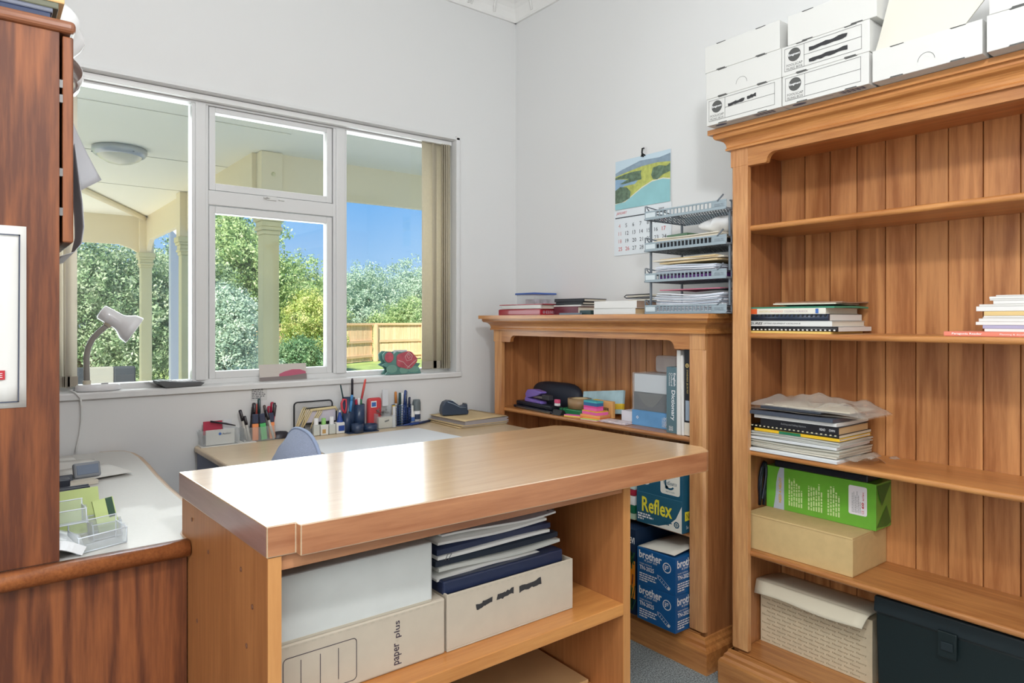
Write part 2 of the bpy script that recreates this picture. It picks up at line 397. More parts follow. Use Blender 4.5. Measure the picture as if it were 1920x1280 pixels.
# vertical blinds drawn back into stacks
vane_m = mat('blind_fabric', (226, 218, 198), .8, trl=.42, noise=(90, .05))
vane2_m = mat('blind_fabric_pale', (236, 230, 218), .8, trl=.5)
def blind(name, label, xs, ang, m, loc):
    t = thing(name, label, 'blind', loc)
    for x, a in zip(xs, ang):
        v = MB(); n = 6
        def fn(u, vv, a=a, x=x):
            s = (u-.5)*.089; b = .007*math.cos((u-.5)*math.pi)
            return (x+s*math.cos(a)-b*math.sin(a)-loc[0], 3.0-loc[1]+s*math.sin(a)*.55+b*math.cos(a), 1.0-loc[2]+vv*1.155)
        v.sheet(fn, n, 1, .0008); part('vane', t, m, v)
    c = MB(); 
    c.tube([(xs[0]-.045-loc[0], 3.0-loc[1], 1.025-loc[2]), (xs[-1]+.02-loc[0], 3.0-loc[1], 1.03-loc[2])], .0012, 5); part('bottom_chain', t, mat('chain', (150, 145, 138), .4), c)
    wgt = MB()
    for x, a in zip(xs, ang): wgt.box(x-.04*abs(math.cos(a))-.002-loc[0], x+.04*abs(math.cos(a))+.002-loc[0], 3.0-loc[1]-.004, 3.0-loc[1]+.004, 1.003-loc[2], 1.04-loc[2])
    part('bottom_weight', t, mat('blind_weight', (168, 160, 145), .6), wgt)
    return t
blind('vertical_blind', 'tan vertical blind drawn back into a stack at the right end of the window', [1.818, 1.874, 1.898, 1.908, 1.918, 1.927, 1.935], [.1, .35, 1.25, 1.32, 1.38, 1.42, 1.45], vane_m, (1.86, 3.0, 1.0))
blind('vertical_blind', 'pale cream vertical blind stack behind the walnut hutch at the left end of the window', [.14, .17, .2, .225, .245, .262, .278], [1.2, 1.25, 1.3, 1.3, 1.35, 1.35, 1.1], vane2_m, (.2, 3.0, 1.0))

# ---------------------------------------------------------------- outdoors
lawn_m = mat('lawn', (150, 168, 92), .9, noise=(3, .25), bump=(40, .6))
struct('ground', lawn_m, B(-60, 90, 3.1, 140, -.5, -.2))
struct('bounce_ground', mat('bounce_pale', (232, 226, 212), .9, noise=(6, .05)), B(-9, 9.0, 3.12, 12.0, -.2, -.17))  # unseen pale ground added to bounce sunlight up under the veranda
cream_m = mat('cream_paint', (240, 236, 216), .6)
fascia_m = mat('tan_paint', (234, 220, 184), .6)
post_m = mat('post_paint', (216, 208, 160), .55)
VZ = 2.45
struct('veranda_ceiling', cream_m, MB().box(-.35, 1.72, 3.10, 9.05, VZ, VZ+.12).box(1.72, 6.5, 3.10, 5.06, VZ, VZ+.12))
struct('house_wall_outside', cream_m, MB().box(-9, X0-.12, 3.0, 3.1, -.2, 3.0))
struct('trim_3', fascia_m, MB().tube([(1.56, 8.9, VZ-.02), (.2, 6.1, VZ-.02)], .035, 4))
for y in (4.35, 5.6, 6.9): struct('trim_4', mat('joint', (205, 200, 178), .7), B(-.35, 1.6, y-.004, y+.004, VZ-.003, VZ))
def arch_beam(a, b, axis, fixed, th, z_low, rise, ztop):
    n = 16; pts = []
    for i in range(n+1):
        t = i/n; e = min(1, min(t, 1-t)/.14); z = z_low+rise*math.sin(e*math.pi/2)
        pts.append((a+(b-a)*t, z))
    pl = pts+[(b, ztop), (a, ztop)]
    return MB().prism(pl, 'Y' if axis == 'X' else 'X', fixed-th/2, fixed+th/2)
struct('beam_1', fascia_m, arch_beam(1.66, 6.4, 'X', 4.96, .05, 2.0, .17, VZ))
struct('beam_2', fascia_m, arch_beam(7.0, 8.9, 'Y', 1.58, .05, 2.0, .17, VZ))
struct('beam_3', fascia_m, arch_beam(5.0, 7.0, 'Y', 1.58, .05, 2.0, .17, VZ))
struct('beam_4', fascia_m, arch_beam(-.4, 1.53, 'X', 8.95, .05, 2.0, .12, VZ))
def post(x, y, label):
    t = thing('veranda_post', label, 'post', (x, y, -.17), 0, 'veranda posts')
    part('shaft', t, post_m, B(-.058, .058, -.058, .058, 0, 2.03), .006)
    cp = MB()
    for z0, z1, w_ in ((2.03, 2.06, .066), (2.06, 2.085, .078), (2.085, 2.125, .07), (2.125, 2.15, .084), (2.15, 2.2, .092)): cp.box(-w_, w_, -w_, w_, z0, z1)
    part('capital', t, post_m, cp, .006)
    part('head_block', t, fascia_m, B(-.075, .075, -.075, .075, 2.2, VZ+.17-.002), .004)
    for z in (2.31, 2.46):
        bt = MB().lathe([(0, .012), (.012, .01), (.016, 0)], 10, Matrix.Translation((.01, -.075, z)) @ Matrix.Rotation(math.pi/2, 4, 'X')); part('bolt', t, post_m, bt)
post(1.66, 4.96, 'cream veranda post with moulded capital nearest the window, in the middle casement')
post(1.57, 7.0, 'cream veranda post partly hidden by the left window mullion')
post(1.56, 8.93, 'farthest cream veranda post, behind the desk lamp head')
solo('sunlit_white_post', 'white square post, its white standing for sunlight, beside the farthest veranda post', 'pole', white_m, B(-.05, .05, -.05, .05, 0, 2.75), (1.93, 9.25, -.17), bevel=.008)  # white colour stands in for sun on a farther post
ol = thing('bulkhead_light', 'round grey bulkhead light on the veranda ceiling', 'light', (.79, 5.45, VZ))
part('rim', ol, mat('light_grey_metal', (180, 182, 182), .35, metal=.3), MB().lathe([(.0, -.002), (.17, -.002), (.172, -.03), (.155, -.055), (.14, -.058)], 32))
part('diffuser', ol, mat('opal_glass', (222, 214, 190), .25), MB().lathe([(.14, -.055), (.125, -.075), (.08, -.1), (.03, -.112), (0, -.114)], 32))
for k in range(3):
    a = k*2.1+.9; part('screw', ol, mat('steel', (150, 150, 150), .3, metal=1), MB().lathe([(0, -.006), (.006, -.005), (.007, 0)], 8, Matrix.Translation((.165*math.cos(a), .165*math.sin(a), -.04))))
oc = thing('outdoor_chair', 'outdoor chair on the veranda with a black and grey striped back cushion', 'chair', (.67, 5.62, -.17))
blk = mat('black_cloth', (52, 58, 64), .85); gry = mat('grey_cloth', (150, 150, 140), .85)
for i, (a, b, m) in enumerate(((-.3, -.17, gry), (-.17, -.06, blk), (-.06, .10, gry), (.10, .24, blk))):
    part('cushion_stripe', oc, m, B(a, b, -.05, .05, .5, 1.085-.0*i), .012 if i in (0, 3) else .004)
part('seat', oc, blk, B(-.3, .24, -.05, .5, .4, .5), .03)
for x in (-.27, .21):
    for y in (0, .45): part('leg', oc, mat('dark_metal', (60, 60, 62), .5), B(x-.02, x+.02, y-.02, y+.02, 0, .4), .004)

# fence: palings, rails and posts each a part
pal_m = wood('paling', (236, 200, 160), (214, 172, 130), 'Z', 6, .8)
rail_m = wood('fence_rail', (226, 188, 148), (200, 160, 120), 'X', 6, .8)
def fence(p0, p1, h0, label, zg=-.2, pw=.165):
    p0 = Vector(p0); p1 = Vector(p1); L = (p1-p0).length; a = math.atan2(p1.y-p0.y, p1.x-p0.x)
    t = thing('paling_fence', label, 'fence', (p0.x, p0.y, zg), a)
    n = int(L/pw); me = None
    for i in range(n):
        if me is None:
            o = part('paling', t, pal_m, B(.004, pw-.006, .0, .022, .03, h0-.03), .003, 1); me = o.data
        else:
            o = bpy.data.objects.new('paling', me); COL.objects.link(o); o.parent = t; o.location = (i*pw, RND.uniform(-.003, .003), RND.uniform(-.006, .006))
    for z in (h0*.12, h0*.5): part('rail', t, rail_m, B(0, L, -.045, 0, z, z+.09), .004)
    part('cap_board', t, rail_m, B(-.05, L+.05, -.07, .05, h0-.055, h0+.02), .004)
    k = max(1, round(L/2.2)); me = None
    for i in range(k+1):
        if me is None: o = part('post', t, pal_m, B(-.055, .055, -.16, -.045, 0, h0-.02), .004); me = o.data
        else: o = bpy.data.objects.new('post', me); COL.objects.link(o); o.parent = t
        o.location = (L*i/k, 0, 0)
fence((6.3, 22.6), (9.4, 22.3), 1.3, 'light timber paling fence seen through the middle casement behind the post')
fence((8.9, 20.6), (10.95, 21.8), 1.32, 'light timber paling fence with close posts at the left of the right-hand pane')
fence((10.95, 21.8), (19.5, 23.2), 1.32, 'long light timber paling fence behind the rose ornament and right blind')

# trees: thousands of leaf cards clustered over lobes
def leaf_mat(name, c1, c2, c3):
    m = bpy.data.materials.new(name); m.use_nodes = True
    nt = m.node_tree; N = nt.nodes; L = nt.links; b = N['Principled BSDF']; b.inputs['Roughness'].default_value = .55
    tc = N.new('ShaderNodeTexCoord'); n = N.new('ShaderNodeTexNoise'); n.inputs['Scale'].default_value = 5; n.inputs['Detail'].default_value = 4
    L.new(tc.outputs['Object'], n.inputs['Vector'])
    r = N.new('ShaderNodeValToRGB'); r.color_ramp.elements[0].position = .35; r.color_ramp.elements[1].position = .66
    r.color_ramp.elements[0].color = (*lin(*c1), 1); r.color_ramp.elements[1].color = (*lin(*c3), 1)
    e = r.color_ramp.elements.new(.5); e.color = (*lin(*c2), 1)
    L.new(n.outputs['Fac'], r.inputs[0]); L.new(r.outputs[0], b.inputs['Base Color'])
    t = N.new('ShaderNodeBsdfTranslucent'); L.new(r.outputs[0], t.inputs['Color'])
    x = N.new('ShaderNodeMixShader'); x.inputs[0].default_value = .4; o = N['Material Output']
    L.new(b.outputs[0], x.inputs[1]); L.new(t.outputs[0], x.inputs[2]); L.new(x.outputs[0], o.inputs[0])
    return m
bark = mat('bark', (110, 92, 72), .9, noise=(20, .3))
import numpy as np
def tree(name, label, x, y, lobes, nleaf, leaf, lm, trunk_h, seed, cat='shrub', airy=.0, group=None):
    rg = np.random.default_rng(seed)
    t = thing(name, label, cat, (x, y, -.2), 0, group)
    vol = np.array([l[3]*l[4]*l[5] for l in lobes])**(2/3); cnt = (nleaf*vol/vol.sum()).astype(int)
    C = []; Nn = []
    for (cx_, cy_, cz_, rx, ry, rz), n in zip(lobes, cnt):
        # twig clusters on the lobe surface and inside it
        nc = max(8, n//26); d = rg.normal(size=(nc, 3)); d /= np.linalg.norm(d, axis=1)[:, None]
        rad = 1-np.abs(rg.normal(0, .16+airy*.3, nc)); rad = rad*(1+.18*rg.normal(size=nc)*.6)
        cc = np.array([cx_, cy_, cz_])+d*rad[:, None]*np.array([rx, ry, rz])
        k = rg.integers(0, nc, n); off = rg.normal(size=(n, 3))*leaf*1.9
        C.append(cc[k]+off); q = d[k]+rg.normal(size=(n, 3))*.75; Nn.append(q/np.linalg.norm(q, axis=1)[:, None])
    C = np.concatenate(C); Nn = np.concatenate(Nn); keep = C[:, 2] > .05; C = C[keep]; Nn = Nn[keep]; n = len(C)
    r = rg.normal(size=(n, 3)); u = np.cross(Nn, r); u /= np.linalg.norm(u, axis=1)[:, None]; v = np.cross(Nn, u)
    s = leaf*rg.uniform(.7, 1.3, n)[:, None]
    V = np.stack([C-u*s, C+v*s*.45+Nn*s*.12, C+u*s, C-v*s*.45+Nn*s*.12], 1).reshape(-1, 3)
    me = bpy.data.meshes.new('foliage'); me.vertices.add(4*n); me.vertices.foreach_set('co', V.ravel())
    me.loops.add(4*n); me.loops.foreach_set('vertex_index', np.arange(4*n)); me.polygons.add(n)
    me.polygons.foreach_set('loop_start', np.arange(0, 4*n, 4)); me.update(); me.materials.append(lm); me.validate()
    o = bpy.data.objects.new('foliage', me); COL.objects.link(o); o.parent = t; o['kind'] = 'stuff'
    tr = MB(); tr.tube([(0, 0, 0), (.03, .02, trunk_h*.5), (-.04, 0, trunk_h)], [.11, .08, .05], 8); part('trunk', t, bark, tr)
    for l in lobes[:5]:
        b = MB(); b.tube([(0, 0, trunk_h*.35), (l[0]*.45, l[1]*.45, (trunk_h*.35+l[2])*.55), (l[0]*.8, l[1]*.8, l[2])], [.05, .035, .015], 6); part('branch', t, bark, b)
    return t
def lobes(rs, W, Ht, n, seed, base=.2):
    r = random.Random(seed); out = []
    for i in range(n):
        a = r.uniform(0, 6.28); q = r.random()**.5; z = base+(Ht-base)*r.uniform(.1, .82); fade = 1-.55*((z-base)/(Ht-base))**2
        rad = r.uniform(*rs); out.append((W*fade*q*.75*math.cos(a), W*fade*q*.75*math.sin(a), z, rad, rad, rad*.85))
    out.append((0, 0, Ht-rs[0]*.8, rs[0]*1.1, rs[0]*1.1, rs[0]*.9))
    return out
lm_pale = leaf_mat('leaf_pale', (98, 130, 88), (150, 174, 130), (206, 216, 184))
lm_mid = leaf_mat('leaf_mid', (116, 152, 96), (170, 194, 130), (216, 226, 176))
lm_yel = leaf_mat('leaf_yellow', (130, 160, 84), (190, 204, 118), (238, 232, 168))
lm_grey = leaf_mat('leaf_grey', (140, 168, 144), (182, 204, 178), (216, 228, 206))
lm_dark = leaf_mat('leaf_dark', (80, 124, 84), (120, 158, 112), (166, 194, 146))
tree('pale_shrub', 'pale green leafy shrub filling the left pane behind the desk lamp', 1.45, 13.0, lobes((.45, .8), 1.6, 2.75, 30, 1), 62000, .030, lm_pale, 1.1, 1)
tree('grey_shrub', 'grey green shrub between the two far veranda posts', 2.95, 13.9, lobes((.45, .75), .95, 2.95, 22, 2), 40000, .031, lm_pale, 1.2, 2)
tree('tall_airy_tree', 'tall airy light green tree behind the big veranda post', 5.2, 18.5, lobes((.45, .9), 1.75, 4.55, 30, 3, .6), 42000, .046, lm_mid, 2.6, 3, 'tree', .6)
tree('grey_shrub', 'dense grey green shrub at the left edge of the middle casement', 3.12, 11.6, lobes((.3, .46), .52, 2.0, 18, 4), 40000, .027, lm_grey, .8, 4)
tree('yellow_shrub', 'yellow green bushy shrub in front of the fence in the middle casement', 6.75, 17.0, lobes((.36, .58), .68, 2.15, 20, 5), 34000, .033, lm_yel, .9, 5)
tree('green_tree', 'mid green tree behind the fence right of the big veranda post', 9.9, 27.0, lobes((.8, 1.3), 2.4, 3.7, 24, 6), 34000, .058, lm_mid, 1.6, 6, 'tree')
tree('dark_hedge', 'dark green hedge on the skyline above the yellow shrub', 13.6, 34.0, [(-3+i*.8, 0, 2.2, 1.0, 1.0, 1.35) for i in range(8)], 26000, .062, lm_dark, 1.5, 7, 'hedge')
tree('grey_tree', 'grey green tree behind the fence at the left of the right-hand pane', 14.4, 29.5, lobes((.8, 1.4), 2.3, 4.05, 24, 8), 38000, .058, lm_grey, 1.6, 8, 'tree')
tree('grey_tree', 'round topped grey green tree behind the fence beside the right blind', 18.6, 32.5, lobes((.9, 1.5), 2.6, 4.65, 24, 9), 38000, .062, lm_grey, 1.6, 9, 'tree')
tree('green_bush', 'low light green bush just above the fence over the rose ornament', 14.6, 25.6, lobes((.5, .9), 1.9, 2.3, 18, 10), 26000, .05, lm_mid, .8, 10)
tree('green_bush', 'low green bush under the middle casement in front of the fence', 4.45, 14.0, lobes((.22, .32), .5, .68, 14, 12), 18000, .028, lm_grey, .4, 12)
tree('dark_bush', 'dark green bush at the lower right of the middle casement', 5.6, 15.0, lobes((.28, .42), .6, .9, 14, 13), 18000, .028, lm_dark, .4, 13)
# ---------------------------------------------------------------- pine bookcases against the right wall
P_up = wood('pine_upright', (214, 160, 106), (172, 112, 64), 'Z', 9, .38, coat=.6, coat_rough=.34)
P_h = wood('pine_rail', (208, 146, 84), (166, 102, 50), 'Y', 9, .38, coat=.6, coat_rough=.34)
P_bd = wood('pine_board', (206, 145, 90), (160, 101, 56), 'Z', 7, .42, coat=.25, figure=.9)
P_dk = wood('pine_inside', (192, 130, 80), (152, 94, 52), 'Z', 7, .42, coat=.25)
BX, BB = 2.045, 2.32          # front plane, face of back boards
def bookcase(name, label, ya, yb, H_, shelves, zval_lo, notch):
    """ya<yb: right and left ends (world Y); origin on the floor at the front centre"""
    t = thing(name, label, 'bookcase', (BX, (ya+yb)/2, 0)); c = (ya+yb)/2; a = ya-c; b = yb-c; D = BB-BX
    S = .066
    for s in (-1, 1):
        e = b if s > 0 else a
        part('side_panel', t, P_dk, B(.02, D, e, e-s*.025, .02, H_-.03))
        # stile with stop chamfer on its outer edge
        st = MB(); o = e; i = e-s*S; ch = .009
        st.prism([(0, i), (0, o), (.02, o), (.02, i)] if s > 0 else [(0, o), (0, i), (.02, i), (.02, o)], 'Z', H_-.13, H_-.06)
        st.prism([(0, i), (0, o-s*ch), (ch, o), (.02, o), (.02, i)][::1 if s > 0 else -1], 'Z', .13, H_-.13)
        part('stile', t, P_up, st, .001)
    # back boards with V joints
    y = b-.025; me = None
    while y > a+.026:
        w_ = min(.0912, y-(a+.025)); bd = MB(); g = .0035
        bd.prism([(D, y-w_+.0005), (D, y-w_+.001), (D+.0, y-w_+g), (D, y-g), (D+.004, y-.0005), (D+.012, y-.0005), (D+.012, y-w_+.0005), (D+.004, y-w_+.0005)], 'Z', .1, H_-.05)
        part('back_board', t, P_bd, bd); y -= .0912
    part('bead_strip', t, P_dk, B(D+.012, D+.016, a+.01, b-.01, .1, H_-.05))
    for z in shelves:
        sh = MB(); n = 8; pf = [(.024+.0-.009*math.sin(math.pi*k/n), z-.0095-.0095*math.cos(math.pi*k/n)) for k in range(n+1)]
        sh.prism([(D, z-.019)]+pf+[(D, z)], 'Y', a+.026, b-.026); part('shelf', t, P_h, sh)
    part('base_shelf', t, P_h, B(.005, D, a+.026, b-.026, .1, .121), .002)
    part('top_board', t, P_h, B(.01, D, a+.026, b-.026, H_-.05, H_-.03))
    # valance with cut brackets
    zb, zt = zval_lo, H_-.055; i0, i1 = b-S, a+S
    pl = [(i0, zt), (i0, zb)]
    nb = .066; pl.append((i0-nb, zb))
    R = notch
    for k in range(0, 9):
        q = math.pi/2*k/8; pl.append((i0-nb-.004-R*(1-math.cos(q)), zb+.004+R*math.sin(q)))
    for k in range(8, -1, -1):
        q = math.pi/2*k/8; pl.append((i1+nb+.004+R*(1-math.cos(q)), zb+.004+R*math.sin(q)))
    pl += [(i1+nb, zb), (i1, zb), (i1, zt)]
    # triangulated safely: strip from the lower outline to the top
    va = MB(); low = pl[1:-1]
    fr = [(0, y, z) for y, z in low]; tp = [(0, y, zt) for y, z in low]; k = len(low)
    for x in (0, .02):
        va.add([(x, y, z) for y, z in low]+[(x, y, zt) for y, z in low], [(i, i+1, k+i+1, k+i) if x else (i+1, i, k+i, k+i+1) for i in range(k-1)])
    va.add([(0, y, z) for y, z in low]+[(.02, y, z) for y, z in low], [(i, i+1, k+i+1, k+i) for i in range(k-1)])
    part('valance', t, P_h, va)
    # cornice: top board, fillet, cove and bead, mitred round three sides
    prof = [(.012, H_-.066), (.016, H_-.072), (.018, H_-.064)]
    prof = [(.0, H_-.072), (.012, H_-.072), (.013, H_-.066), (.009, H_-.062)]
    for k in range(7):
        q = math.pi/2*k/6; prof.append((.010+.024*(1-math.cos(q)), H_-.06+.026*math.sin(q)))
    prof += [(.038, H_-.032), (.042, H_-.026), (.042, H_-.017), (.055, H_-.017), (.055, H_), (0, H_)]
    co = MB(); n = len(prof)
    rows = []
    for (yo, sgn) in ((b, 1), (a, -1)):
        rows.append([(-p, yo+sgn*p, z) for p, z in prof])
    backL = [(D, b+p, z) for p, z in prof]; backR = [(D, a-p, z) for p, z in prof]
    chain = [backL, rows[0], rows[1], backR]; vs = sum(chain, []); fs = []
    for r_ in range(3):
        for k in range(n-1): fs.append((r_*n+k, (r_+1)*n+k, (r_+1)*n+k+1, r_*n+k+1))
    co.add(vs, fs); 
    co.add([(D, b+.055, H_), (-.055, b+.055, H_), (-.055, a-.055, H_), (D, a-.055, H_)], [(0, 1, 2, 3)])
    co.add([(D, b, H_-.072), (0, b, H_-.072), (0, a, H_-.072), (D, a, H_-.072)], [(3, 2, 1, 0)])
    part('cornice', t, P_h, co)
    # plinth
    pp = [(.0, .0), (.03, .0), (.03, .075), (.026, .084), (.018, .09), (.016, .1), (.008, .108), (.006, .116), (0, .118)]
    pr = MB(); n = len(pp)
    chain = [[(D, b+p, z) for p, z in pp], [(-p, b+p, z) for p, z in pp], [(-p, a-p, z) for p, z in pp], [(D, a-p, z) for p, z in pp]]
    vs = sum(chain, []); fs = []
    for r_ in range(3):
        for k in range(n-1): fs.append((r_*n+k, (r_+1)*n+k, (r_+1)*n+k+1, r_*n+k+1))
    pr.add(vs, fs); part('plinth', t, P_h, pr)
    return t
bookcase('low_bookcase', 'lower pine bookcase with cut bracket valance beside the window wall', 1.492, 2.755, 1.272, [.817, .469], 1.142, .028)
bookcase('tall_bookcase', 'tall pine bookcase with moulded cornice on the right', .11, 1.385, 1.903, [1.57, 1.206, .81, .469], 1.769, .028)

# ---------------------------------------------------------------- island bench in the foreground
I_top = wood('island_top', (228, 190, 142), (200, 156, 108), 'X', 6, .3, coat=1.0, coat_ior=4.2, coat_rough=.17, figure=.2, pos=(.25, .75), bump=0)
I_edge = wood('island_edge', (196, 138, 96), (158, 100, 66), 'X', 6, .4, coat=.3)
I_end = wood('island_end', (160, 126, 118), (132, 98, 90), 'Y', 6, .3, coat=.6)
I_pan = wood('island_panel', (180, 120, 70), (148, 92, 50), 'Z', 7, .45, coat=.2, figure=.2)
I_face = wood('island_lipping', (218, 158, 96), (198, 136, 78), 'Z', 7, .4, figure=.1)
I_sh = wood('island_shelf', (214, 150, 84), (178, 112, 54), 'X', 6, .35, coat=.35)
isl = thing('island_bench', 'wooden island bench with a thick glossy top and open front shelves', 'bench', (.95, 1.42, 0))
ox, oy = .95, 1.42
L_ = lambda x, y: (x-ox, y-oy)
rim = [L_(.367, 1.709), L_(.386, 1.163), L_(.436, 1.161)]
slab = rim+[L_(.4365, 1.141)]+[L_(1.53+.03*math.sin(q), 1.146-.036*math.cos(q)) for q in [0, .4, .8, 1.2]]+[L_(1.578, 1.158), L_(1.546, 1.636), L_(1.535, 1.67), L_(1.508, 1.697)]
sl = MB(); n = len(slab)
sl.add([(*p, .9) for p in slab], [list(range(n))], 0)
sl.add([(*p, .846) for p in slab], [list(range(n))[::-1]], 1)
for i in range(n):
    j = (i+1) % n; sl.add([(*slab[i], .846), (*slab[j], .846), (*slab[j], .9), (*slab[i], .9)], [(0, 1, 2, 3)], 2 if i == 0 else 1)
o = sl.build('countertop', [I_top, I_edge, I_end], isl); 
bm = bmesh.new(); bm.from_mesh(o.data); bmesh.ops.remove_doubles(bm, verts=bm.verts, dist=1e-5)
bmesh.ops.recalc_face_normals(bm, faces=bm.faces)
es = [e for e in bm.edges if len(e.link_faces) == 2 and e.calc_face_angle(0) > 1.2]
bmesh.ops.bevel(bm, geom=es, offset=.002, segments=2, affect='EDGES', profile=.5); bm.to_mesh(o.data); bm.free()
def ibox(x0, x1, y0, y1, z0, z1): return B(x0-ox, x1-ox, y0-oy, y1-oy, z0, z1)
part('side_panel', isl, I_pan, MB().prism([L_(.389, 1.168), L_(.412, 1.168), L_(.396, 1.70), L_(.372, 1.70)], 'Z', 0, .845))
part('edge_lipping', isl, I_face, ibox(.389, .412, 1.165, 1.168, 0, .845))
part('side_panel', isl, I_pan, ibox(1.268, 1.292, 1.168, 1.70, 0, .845))
part('edge_lipping', isl, I_face, ibox(1.268, 1.292, 1.165, 1.168, 0, .845))
part('back_panel', isl, I_pan, ibox(.39, 1.268, 1.685, 1.70, .05, .845))
part('apron', isl, I_edge, ibox(.412, 1.268, 1.17, 1.188, .8185, .845), .001)
part('shelf', isl, I_sh, ibox(.408, 1.268, 1.165, 1.685, .515, .544), .0015)
part('shelf', isl, I_sh, ibox(.408, 1.268, 1.175, 1.685, .271, .3), .0015)
part('toe_board', isl, I_pan, ibox(.412, 1.268, 1.22, 1.24, 0, .08))
for (y, z) in ((1.62, .81), (1.30, .79), (1.5, .77), (1.24, .74), (1.58, .6), (1.27, .66)):
    sc = MB().lathe([(0, .0015), (.004, .001), (.005, 0)], 8, Matrix.Translation((.389-.0318*(y-1.168)-.0005-ox, y-oy, z)) @ Matrix.Rotation(-math.pi/2, 4, 'Y')); part('screw_cap', isl, mat('screw_cap', (120, 80, 60), .5), sc)

# ---------------------------------------------------------------- beech desk under the window
D_top = wood('beech_desk', (226, 204, 172), (208, 184, 148), 'X', 10, .38, coat=.3, figure=.1)
blue_grey = mat('blue_grey_panel', (118, 126, 150), .6)
bd = thing('beech_desk', 'pale beech office desk against the wall under the window', 'desk', (1.37, 2.58, 0))
def fnz(z0, z1): return [(z0, 0)]
r_ = .0125; tp = []
n = 6
xl, xr, yf, yb = .69, 2.04, 2.4, 2.955
pl = [(xl-1.37+.012, yf-2.58), (xr-1.37, yf-2.58), (xr-1.37, yb-2.58), (xl-1.37, yb-2.58)]
part('desktop', bd, D_top, B(xl-1.37, xr-1.37, yf-2.58, yb-2.58, .717, .742), .008, 3)
part('end_panel', bd, blue_grey, B(xl-1.37+.01, xl-1.37+.034, yf-2.58+.05, yb-2.58-.01, 0, .717), .002)
part('end_panel', bd, blue_grey, B(xr-1.37-.1, xr-1.37-.076, yf-2.58+.05, yb-2.58-.01, 0, .717), .002)
part('modesty_panel', bd, blue_grey, B(xl-1.37+.034, xr-1.37-.1, yb-2.58-.06, yb-2.58-.04, .3, .717))

# ---------------------------------------------------------------- walnut desk and hutch at the left
W_v = wood('walnut_vertical', (156, 90, 48), (98, 50, 26), 'Z', 9, .55, coat=.08, figure=.9)
W_h = wood('walnut_edge', (176, 108, 62), (128, 72, 42), 'Y', 16, .3, coat=.5, figure=.1)
W_hx = wood('walnut_top_edge', (170, 108, 70), (120, 70, 44), 'X', 10, .35, coat=.3)
lino = mat('desk_laminate', (204, 202, 197), .42, coat=.12, noise=(160, .02))
wd = thing('walnut_desk', 'walnut desk with a pale laminate top, curved right end and rounded front edge', 'desk', (0, 2.2, 0))
edge = [(.370, 1.636), (.370, 1.64), (.370, 1.70), (.388, 1.75), (.42, 1.82), (.438, 1.9), (.442, 2.03), (.441, 2.2), (.446, 2.4), (.455, 2.6), (.459, 2.75), (.452, 2.86), (.436, 2.908), (.405, 2.93), (.36, 2.938)]
top = [(-1.0, 1.64)]+[(-.2, 1.64)]+edge[1:]+[(-1.0, 2.938)]
tt = MB(); pl = [(x, y-2.2) for x, y in top]; tt.prism(pl, 'Z', .728, .76); part('desktop', wd, lino, tt, .004)
eb = MB(); pts = [(x, y-2.2, .744) for x, y in edge[1:]]
eb.tube(pts, .0165, 8); part('edge_band', wd, mat('edge_band_tan', (190, 160, 130), .4), eb)
nz = MB(); pf = [(1.652, .728), (1.652, .7615)]+[(1.636-.018*math.sin(q), .744+.018*math.cos(q)) for q in [k*math.pi/8 for k in range(9)]]
nz.prism([(y-2.2, z) for y, z in pf], 'X', -1.0, .372, 0, True); part('front_nosing', wd, W_h, nz)
part('front_panel', wd, W_v, B(-1.0, .371, 1.652-2.2, 1.67-2.2, 0, .728))
part('side_panel', wd, W_v, B(.05, .075, 1.67-2.2, 2.8-2.2, 0, .728))
part('side_panel', wd, W_v, B(-1.0, -.975, 1.67-2.2, 2.9-2.2, 0, .728))
hu = thing('walnut_hutch', 'tall walnut hutch standing on the walnut desk at the left edge', 'cabinet', (-.12, 2.2, .7605))
hb = lambda x0, x1, y0, y1, z0, z1: B(x0+.12, x1+.12, y0-2.2, y1-2.2, z0-.7605, z1-.7605)
part('side_panel', hu, W_v, hb(-.45, .133, 1.655, 1.673, .7612, 1.833), .001)
part('side_panel', hu, W_v, hb(-.45, .133, 2.73, 2.748, .7612, 1.833), .001)
part('back_panel', hu, W_v, hb(-.45, -.44, 1.673, 2.73, .7612, 1.833))
part('top_board', hu, W_hx, hb(-.46, .161, 1.645, 2.76, 1.833, 1.858), .009, 3)
part('cupboard_floor', hu, W_hx, hb(-.44, .133, 1.673, 2.73, 1.405, 1.423))
for y0, y1 in ((1.656, 2.198), (2.202, 2.747)):
    d_ = part('door', hu, W_v, hb(.138, .157, y0, y1, 1.408, 1.828), .003)
    kb = MB().lathe([(.004, 0), (.004, .012), (.012, .02), (.012, .026), (0, .03)], 12, Matrix.Translation((.277, (y1-.05 if y0 < 2 else y0+.05)-2.2, .69)) @ Matrix.Rotation(math.pi/2, 4, 'Y')); part('knob', d_, mat('brass', (170, 140, 80), .3, metal=1), kb)
for z in (1.73, 1.70, 1.55, 1.47): part('hinge', hu, mat('dull_steel', (120, 118, 116), .5, metal=.6), hb(.131, .139, 1.657, 1.67, z-.008, z+.008))

